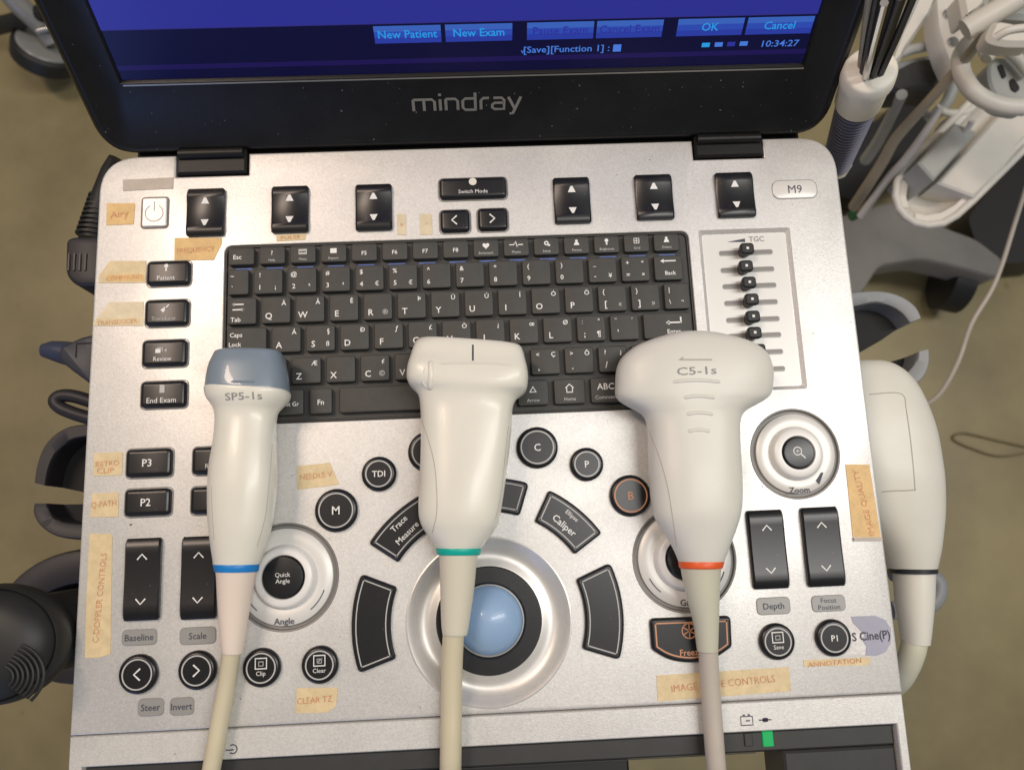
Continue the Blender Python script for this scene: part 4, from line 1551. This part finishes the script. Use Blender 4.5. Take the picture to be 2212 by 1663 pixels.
half_cup([(200, 914), (150, 920), (114, 940), (90, 970), (77, 1008), (72, 1042)], [(200, 942), (160, 948), (134, 964), (116, 986), (104, 1016), (98, 1049)], [(150, 1060), (205, 1073), (215, 1010)], -.070, .055, M['cup'])
half_cup([(72, 1087), (70, 1108), (82, 1132), (108, 1153), (140, 1163), (200, 1168)], [(102, 1087), (104, 1100), (112, 1113), (126, 1123), (146, 1129), (200, 1133)], [(205, 1100), (205, 1085)], -.070, .055, M['cup'])
half_cup([(1815, 634), (1850, 629), (1906, 628), (1950, 640), (1980, 662), (1992, 686)], [(1815, 664), (1849, 660), (1889, 653), (1923, 659), (1950, 675), (1967, 696)], [(1930, 722), (1862, 761), (1810, 780)], -.110, .075, M['cupgrey'])
half_cup([(2008, 754), (2009, 782), (2000, 810), (1983, 828), (1958, 838), (1930, 840)], [(1984, 760), (1982, 776), (1973, 792), (1960, 805), (1944, 814), (1925, 820)], [(1900, 822), (1905, 788), (1950, 770)], -.110, .075, M['cupgrey'])
b = MB()
c = P(1990, 1285, -.1)
b.tube([P(x_, y_, -.10) for x_, y_ in crom([(1925, 1236), (1985, 1238), (2020, 1252), (2026, 1276), (2012, 1302), (1980, 1314), (1925, 1318)], 5)], .0050, M['cupgrey'], 14)
b.obj('side_hook', cart)
b = MB()
z_ = -.07
b.tube([P(*p, z_) for p in crom([(200, 905), (160, 893), (130, 880), (119, 866), (132, 855), (160, 856), (200, 868)], 5)], .0036, M['cup'], 12)
b.obj('cable_hook', cart)

# things hanging at the left edge
def solid_px(name, pts, z0, z1, m, parent=None, bev=.004, rr=.004):
    k = MB()
    pl = [(P(x_, y_, z1).x, P(x_, y_, z1).y) for x_, y_ in pts]
    k.prism(round_poly(pl, rr, 5), [(bev, z0), (0, z0 + bev), (0, z1 - bev), (bev * .35, z1 - bev * .3), (bev, z1)], m, cap0=True)
    return k.obj(name, parent, smooth=40) if parent is not None else k.obj(name, None, (P(pts[0][0], pts[0][1], z1).x, P(pts[0][0], pts[0][1], z1).y, z0), smooth=40)


pl_ = thing('probe_connector', 'black ribbed cable connector at the left edge of the console', 'connector', P(180, 540, -.08))
solid_px('connector_body', [(141, 520), (152, 511), (230, 508), (230, 617), (165, 617), (147, 602), (139, 585)], -.085, -.030, M['cup'], pl_, .002, .006)
b = MB()
for i in range(4):
    a, c_ = P(150 + i * 12, 548, -.0298), P(148 + i * 12, 585, -.0298)
    b.tube([a, c_], .0007, M['dark'], 6)
b.obj('connector_rib', pl_)
b = MB()
q = [P(202, 520, -.045), P(212, 470, -.045), P(222, 420, -.042), P(238, 370, -.038), P(252, 345, -.035)]
for i, r in enumerate((.0055,)):
    b.tube(q, [.0075, .0066, .0055, .0046, .0042], M['rubber'], 14)
for i in range(9):
    t = i / 9
    a = P(202 + 22 * t, 512 - 92 * t, -.045)
    c_ = P(203 + 22 * t, 507 - 92 * t, -.045)
    b.tube([a, c_], .0090 - .002 * t, M['rubber'], 14)
b.obj('strain_relief', pl_)

pg = thing('cable_plug', 'dark grey wedge shaped plug sticking out left of the console', 'plug', P(170, 780, -.09))
k = MB()
pts = [(215, 719), (170, 729), (146, 742), (128, 748), (126, 775), (150, 797), (185, 822), (215, 850)]
solid_px('plug_body', pts, -.095, -.045, mat('plug_navy', (.030, .034, .048), .45), pg, .0015, .003)
b = MB()
b.tube([P(92, 757, -.06), P(112, 757, -.06), P(130, 760, -.06), P(160, 766, -.06)], [.0035, .0052, .0060, .0068], mat('sleeve_navy', (.035, .045, .085), .4), 14)
b.obj('plug_sleeve', pg)
b = MB()
q0 = P(165, 742, -.0447)
q1 = P(210, 742, -.0447)
b.stroke([(q0.x, P(165, 772, -.0447).y), (q0.x, q0.y), (q1.x, q0.y)], .0007, -.0447, M['cupin'])
b.obj('plug_groove', pg)

# large ribbed black hand grip at the lower left corner
k = MB()
z1 = .015
c = P(-42, 1398, z1)
s = (CAM.z - z1) / FPX


def eloop(f, z, dx=0, dy=0):
    return [Vector((c.x + dx + 150 * s * f * cos(2 * pi * i / 56), c.y + dy + 124 * s * f * sin(2 * pi * i / 56), z)) for i in range(56)]


k.loft([eloop(.60, z1 - .030), eloop(.86, z1 - .026), eloop(.97, z1 - .018), eloop(1.0, z1 - .013), eloop(1.0, z1 - .012), eloop(.97, z1 - .006), eloop(.93, z1 - .0045), eloop(.915, z1 - .0055), eloop(.90, z1 - .004), eloop(.80, z1), eloop(.60, z1 + .003), eloop(.3, z1 + .004)], M['rubber'])
gr = tag(k.obj('hand_grip', cart, smooth=40), 'large round black ribbed hand grip')
k = MB()
for j in range(7):
    f0 = .20 + j * .065
    pts = []
    for i in range(11):
        a = radians(-42 + 10.5 * i)
        pts.append(Vector((c.x + .010 + 150 * s * f0 * cos(a), c.y - .012 + 118 * s * f0 * sin(a), z1 + .0034 - .004 * max(0, f0 - .4))))
    k.tube(pts, .0007, M['rubber'], 8)
k.obj('grip_rib', gr)
k = MB()
k.tube([Vector((c.x, c.y, z1 - .028)), Vector((c.x + .03, c.y + .004, z1 - .06)), Vector((-.15, -.09, -.07))], .018, M['darkest'], 20)
k.obj('grip_stem', cart)
k = MB()
k.box((-.205, -.090, -.110), (-.150, .020, -.092), M['darkest'], .003)
k.obj('holder_bracket', cart)
k = MB()
k.box((.150, -.030, -.110), (.200, .070, -.092), M['darkest'], .003)
k.obj('holder_bracket', cart)

# ------------------------------------------------------------------ hose with cable bundle behind the right corner
hz = thing('corrugated_hose', 'blue grey corrugated hose with ivory collar at the rear right corner', 'hose', P(1805, 360, -.06))
k = MB()
ax0, ax1 = P(1806, 356, -.045), P(1854, 220, .012)
r0, r1 = .0075, .0098
k.tube([ax0, ax1], [r0 * .88, r1 * .88], M['hosedark'], 24)
dr = (ax1 - ax0).normalized()
for i in range(21):
    t = (i + .5) / 21
    rr = r0 + (r1 - r0) * t
    c = ax0.lerp(ax1, t)
    k.tube([c - dr * .0007, c - dr * .0004, c + dr * .0004, c + dr * .0007], [rr * .87, rr * 1.03, rr * 1.03, rr * .87], M['hose'], 24)
k.obj('ribbed_sleeve', hz, smooth=70)
k = MB()
ax2 = P(1881, 150, .040)
d = (ax2 - ax1).normalized()
k.tube([ax1 - d * .001, ax1 + d * .0005, ax1.lerp(ax2, .68), ax1.lerp(ax2, .70), ax1.lerp(ax2, .74), ax2 - d * .001, ax2, ax2 - d * .0005, ax2 - d * .012],
       [.0102, .0110, .0112, .0121, .0122, .0118, .0106, .0086, .0082], M['collar'], 32)
k.obj('collar', hz, smooth=50)
k = MB()
k.tube([P(1801, 372, -.050), P(1806, 352, -.045)], [.0070, .0086], M['collar'], 20)
k.obj('lower_collar', hz)
cols = [M['rubber'], M['rubber'], M['chrome'], M['rubber'], M['dark'], M['rubber'], M['chrome'], M['rubber'], M['tan']]
bun = thing('cable_bundle', 'bundle of thin black and silver cables rising out of the ivory collar', 'cable bundle', ax2)
e2 = P(1932, -40, .105)
dd = (e2 - ax2).normalized()
s1 = dd.cross(Vector((0, 0, 1))).normalized()
s2 = dd.cross(s1)
for i, m_ in enumerate(cols):
    k = MB()
    o_ = s1 * ((i % 3 - 1) * .0042) + s2 * ((i // 3 - 1) * .0042)
    o_b = s1 * ((i % 3 - 1) * .0062) + s2 * ((i // 3 - 1) * .0050)
    k.tube([ax2 - dd * .014 + o_ * .8, ax2 + o_ * .8, ax2.lerp(e2, .5) + (o_ + o_b) * .5, e2 + o_b * 1.1], .0016, m_, 8)
    k.obj('cable', bun)

# ------------------------------------------------------------------ white stand behind on the right
st = thing('equipment_stand', 'white plastic equipment stand with scoop and ring bracket behind the console', 'equipment stand', P(2060, 300, FZ))


def tpx(k, pts, rpx, m, n=14):
    pts = [p if len(p) == 4 else (*p, rpx) for p in pts]
    S = crom(pts, 4) if len(pts) > 2 else pts
    k.tube([P(a, b_, c_) for a, b_, c_, _ in S], [r * (CAM.z - c_) / FPX for a, b_, c_, r in S], m, n)


# scoop: half-round trough running up to the right, thick lip
zs = -.34
k = MB()
s_ = (CAM.z - zs) / FPX
axis0, axis1 = P(2010, 415, zs), P(2235, 190, zs + .02)
dv = (axis1 - axis0).normalized()
sv = Vector((dv.y, -dv.x, 0)).normalized()
Rr = 82 * s_
L = []
for t, f, lift in [(-.22, .35, 0), (-.18, .62, 0), (-.10, .86, 0), (0.0, .98, 0), (.15, 1.0, 0), (.5, 1.0, 0), (1.0, 1.02, 0)]:
    c0 = axis0 + (axis1 - axis0) * t
    ring = []
    for i in range(17):
        a = pi * i / 16
        ring.append(c0 + sv * Rr * f * cos(a) - Vector((0, 0, 1)) * Rr * f * .9 * sin(a))
    for i in range(17):
        a = pi * (16 - i) / 16
        ring.append(c0 + dv * (.006 if t < .1 else 0) + sv * (Rr * f - .008) * cos(a) - Vector((0, 0, 1)) * ((Rr * f - .008) * .9 * sin(a)))
    L.append(ring)
k.loft(L, M['white'])
k.obj('scoop', st, smooth=50)
k = MB()
lipc = [axis0 + (axis1 - axis0) * t + sv * Rr * f * sg for t, f, sg in [(.65, 1, -1), (.35, 1, -1), (.12, 1.0, -1), (0, .97, -1), (-.10, .86, -1), (-.18, .6, -1), (-.225, .3, -1), (-.235, 0, 1), (-.225, .3, 1), (-.18, .6, 1), (-.10, .86, 1), (0, .97, 1), (.15, 1, 1), (.5, 1, 1), (1, 1, 1)]]
k.tube(lipc, 9 * s_, M['white'], 12)
k.obj('scoop_rim', st, smooth=60)
# slab lying in the scoop
k = MB()
q = [P(x_, y_, zs + .012) for x_, y_ in [(2025, 395), (2105, 425), (2240, 290), (2225, 175), (2125, 285)]]
k.prism([(p.x, p.y) for p in q], [(0, zs - .03), (0, zs + .010), (.002, zs + .012)], M['white'], cap0=True)
k.obj('scoop_plate', st)
k = MB()
q = [P(x_, y_, zs + .03) for x_, y_ in [(1984, 352), (2018, 390), (2112, 284), (2064, 264)]]
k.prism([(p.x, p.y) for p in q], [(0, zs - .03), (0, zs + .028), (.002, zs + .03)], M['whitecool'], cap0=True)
k.obj('side_plate', st)
# ring bracket
k = MB()
zr = -.22
tpx(k, [(2212, 232, zr), (2160, 228, zr), (2110, 205, zr), (2080, 165, zr), (2075, 125, zr), (2092, 95, zr)], 21, M['white'], 16)
tpx(k, [(2130, 128, zr), (2155, 105, zr), (2190, 120, zr), (2225, 160, zr)], 14, M['white'], 14)
k.obj('ring_bracket', st, smooth=60)
k = MB()
q = [P(x_, y_, zr - .01) for x_, y_ in [(2135, 130), (2178, 118), (2235, 170), (2235, 235), (2160, 222), (2135, 180)]]
k.prism(round_poly([(p.x, p.y) for p in q], .01, 4), [(0, zr - .03), (0, zr - .012), (.002, zr - .010)], M['whitecool'], cap0=True)
for pts in ([(2156, 140), (2166, 138), (2176, 165), (2168, 170)], [(2182, 172), (2190, 168), (2206, 190), (2196, 200), (2186, 192)]):
    q = [P(x_, y_, zr - .008) for x_, y_ in pts]
    k.prism(round_poly([(p.x, p.y) for p in q], .004, 3), [(0, zr - .012), (0, zr - .0085)], M['darkest'])
k.obj('bracket_plate', st)
# upright tapered arm and the sloping rail
k = MB()
q = [P(x_, y_, -.27) for x_, y_ in [(2015, -30), (2075, -30), (2092, 40), (2086, 110), (2062, 165), (2040, 120), (2022, 60)]]
k.prism(round_poly([(p.x, p.y) for p in q], .006, 4), [(0, -.29), (0, -.275), (.003, -.27)], M['white'], cap0=True)
k.obj('upright_arm', st)
k = MB()
q = [P(x_, y_, -.20) for x_, y_ in [(1978, -20), (2040, -30), (2012, 30), (1958, 108), (1950, 128), (1915, 152), (1922, 128)]]
k.prism(round_poly([(p.x, p.y) for p in q], .004, 4), [(0, -.22), (0, -.205), (.003, -.20)], M['white'], cap0=True)
k.obj('sloping_rail', st)
k = MB()
q = [P(x_, y_, -.17) for x_, y_ in [(2074, -20), (2150, -20), (2122, 18), (2086, 44)]]
k.prism(round_poly([(p.x, p.y) for p in q], .004, 4), [(0, -.19), (0, -.174), (.003, -.17)], M['white'], cap0=True)
q = [P(x_, y_, -.15) for x_, y_ in [(2150, 40), (2180, 44), (2240, 58), (2240, 96), (2170, 96), (2130, 84)]]
k.prism(round_poly([(p.x, p.y) for p in q], .006, 4), [(0, -.165), (0, -.154), (.003, -.15)], M['white'], cap0=True)
q = [P(x_, y_, -.16) for x_, y_ in [(2120, 20), (2160, -20), (2240, -20), (2240, 40), (2185, 36), (2150, 34)]]
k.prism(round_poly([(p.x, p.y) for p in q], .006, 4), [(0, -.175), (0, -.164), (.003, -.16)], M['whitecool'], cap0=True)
k.obj('clamp_head', st)
k = MB()
tpx(k, [(2084, 66, -.17), (2120, 44, -.165), (2160, 20, -.16), (2240, -28, -.15)], 27, M['white'], 24)
k.obj('clamp_knob', st)
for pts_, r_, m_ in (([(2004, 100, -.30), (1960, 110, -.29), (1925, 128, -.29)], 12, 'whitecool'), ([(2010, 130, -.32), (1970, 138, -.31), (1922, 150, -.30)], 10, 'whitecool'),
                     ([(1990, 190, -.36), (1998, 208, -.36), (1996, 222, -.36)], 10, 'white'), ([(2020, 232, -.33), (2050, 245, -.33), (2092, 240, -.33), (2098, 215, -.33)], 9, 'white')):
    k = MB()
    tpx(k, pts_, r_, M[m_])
    k.obj('bracket_arm', st)
k = MB()
q = [P(x_, y_, -.30) for x_, y_ in [(1905, 168), (1950, 140), (2010, 120), (2040, 150), (2045, 200), (1990, 190), (1935, 200)]]
k.prism(round_poly([(p.x, p.y) for p in q], .006, 4), [(0, -.33), (0, -.304), (.003, -.30)], M['dark'], cap0=True)
k.obj('joint_cover', st)
for pts_, r_, m_ in (([(2130, -20, -.24), (2116, 60, -.24), (2125, 120, -.245)], 11, 'whitecool'), ([(2225, 60, -.12), (2180, 66, -.12), (2150, 82, -.125)], 10, 'white'),
                     ([(2062, 180, -.33), (2040, 230, -.34), (2000, 260, -.35)], 14, 'whitecool'), ([(2100, 262, -.30), (2085, 285, -.31), (2040, 330, -.33), (2015, 350, -.335)], 7, 'white'),
                     ([(1990, -20, -.15), (1958, 50, -.16), (1920, 118, -.175)], 5, 'whitecool')):
    k = MB()
    tpx(k, pts_, r_, M[m_])
    k.obj('support_tube', st, smooth=60)
for x_, y_ in [(2050, 30), (2060, 90)]:
    k = MB()
    p = P(x_, y_, -.268)
    k.tube([p - Vector((0, 0, .004)), p, p + Vector((0, 0, .001))], [.005, .005, .004], M['chrome'], 12)
    k.obj('screw', st)
# mast down to the base
k = MB()
tpx(k, [(1948, 205, -.30), (1900, 300, -.42), (1870, 345, -.5)], 13, M['whitecool'])
k.tube([P(2070, 300, -.40), P(2050, 330, FZ + .10)], .025, M['whitecool'], 16)
k.obj('mast', st)
# grey foot with its legs and castor
zb = FZ + .12
k = MB()
q = [P(x_, y_, zb) for x_, y_ in [(1780, 470), (1835, 462), (1900, 440), (1960, 430), (2040, 490), (2110, 515), (2168, 560), (2172, 588), (2150, 600), (2060, 575), (1990, 560), (1900, 575), (1860, 640), (1780, 640)]]
k.prism(round_poly([(p.x, p.y) for p in q], .012, 4), [(.001, zb - .05), (0, zb - .04), (0, zb - .006), (.001, zb - .002), (.003, zb)], M['greybase'], cap0=True)
k.obj('foot', st, smooth=40)
k = MB()
for pts in ([(1800, 300), (1905, 255), (1935, 215), (1990, 205), (2010, 260), (1960, 340), (1870, 440), (1800, 420)],):
    q = [P(x_, y_, zb - .06) for x_, y_ in pts]
    k.prism(round_poly([(p.x, p.y) for p in q], .01, 4), [(0, FZ + .02), (0, zb - .06)], M['darkest'], cap0=True)
q = [P(x_, y_, zb - .04) for x_, y_ in [(2090, 470), (2150, 400), (2215, 330), (2300, 300), (2300, 560), (2170, 570), (2110, 530)]]
k.prism(round_poly([(p.x, p.y) for p in q], .01, 4), [(0, FZ + .02), (0, zb - .04)], M['darkest'], cap0=True)
k.obj('rear_housing', st)
k = MB()
c0, c1 = P(2030, 600, FZ + .05), P(2085, 612, FZ + .05)
k.tube([c0, c0.lerp(c1, .1), c0.lerp(c1, .9), c1], [.036, .046, .046, .036], M['darkest'], 26)
k.obj('castor', st)

# tubes hanging in front of the stand
tu = thing('tan_tube', 'tan flexible tube sloping down beside the white stand', 'tube', P(1860, 460, -.5))
k = MB()
tpx(k, [(2180, 20, -.16), (2112, 95, -.19), (2066, 152, -.23), (2006, 220, -.26), (1938, 296, -.30), (1908, 348, -.33), (1870, 408, -.37), (1845, 446, -.42)], 12.5, M['tan'])
k.obj('tube_wall', tu, smooth=60)
rd = thing('white_rod', 'slim white rod sloping beside the tan tube', 'rod', P(1860, 460, -.5))
k = MB()
tpx(k, [(2032, 232, -.27), (1999, 286, -.29), (1955, 345, -.32), (1918, 386, -.35), (1859, 467, -.40)], 9, M['white'])
k.obj('rod_shaft', rd, smooth=60)
k = MB()
tpx(k, [(1838, 468, -.455), (1848, 463, -.455)], 12, mat('green_cap', (.02, .12, .05), .4))
tag(k.obj('green_tip', rd), 'small dark green tip')
hc = thing('hanging_cable', 'thin beige cable curving down to the right of the console', 'cable', P(2100, 700, -.5))
k = MB()
tpx(k, [(2225, 380, -.35), (2196, 470, -.37), (2165, 570, -.39), (2140, 630, -.40), (2098, 700, -.41), (2070, 780, -.42), (2030, 850, -.40), (1985, 880, -.36), (1940, 895, -.30)], 5, M['cable_grey'])
k.obj('cable_sheath', hc, smooth=60)
# loop of dark lead on the floor
fw = MB()
tpx(fw, [(2230, 968, FZ + .004), (2150, 950, FZ + .004), (2080, 935, FZ + .004), (2060, 948, FZ + .004), (2100, 968, FZ + .004), (2160, 985, FZ + .004), (2230, 975, FZ + .004)], 2.4, mat('olive_lead', (.19, .155, .075), .5))
tag(fw.obj('floor_lead', None, P(2100, 950, FZ)), 'thin olive lead looped on the floor at the right', 'lead')

# ------------------------------------------------------------------ castor at the upper left
ca = thing('castor_wheel', 'grey castor wheel standing on the floor behind the lid', 'castor', P(95, 100, FZ))
ax = Vector((.50, .42, .76)).normalized()
cc = P(100, 104, FZ + .06)
k = MB()
k.tube([cc - ax * .022, cc - ax * .019, cc, cc + ax * .003, cc + ax * .006], [.036, .046, .047, .046, .041], M['rubber'], 40)
k.obj('tyre', ca, smooth=50)
k = MB()
k.tube([cc - ax * .005, cc + ax * .0065, cc + ax * .008, cc + ax * .0095, cc + ax * .0085, cc + ax * .0085], [.041, .041, .040, .037, .034, .002], M['caster'], 36)
k.obj('hub', ca, smooth=30)
k = MB()
tpx(k, [(118, 92, FZ + .075), (96, 62, FZ + .09), (66, 34, FZ + .11), (30, 0, FZ + .13), (0, -40, FZ + .15)], 24, M['caster'], 18)
k.obj('fork', ca, smooth=50)
k = MB()
tpx(k, [(80, 68, FZ + .105), (122, 58, FZ + .105)], 7, M['chrome'])
k.obj('axle_bolt', ca)
k = MB()
tpx(k, [(-20, 60, FZ + .05), (40, 45, FZ + .09), (110, 20, FZ + .12), (150, -20, FZ + .13)], 20, M['rubber'], 16)
k.obj('leg', ca, smooth=50)
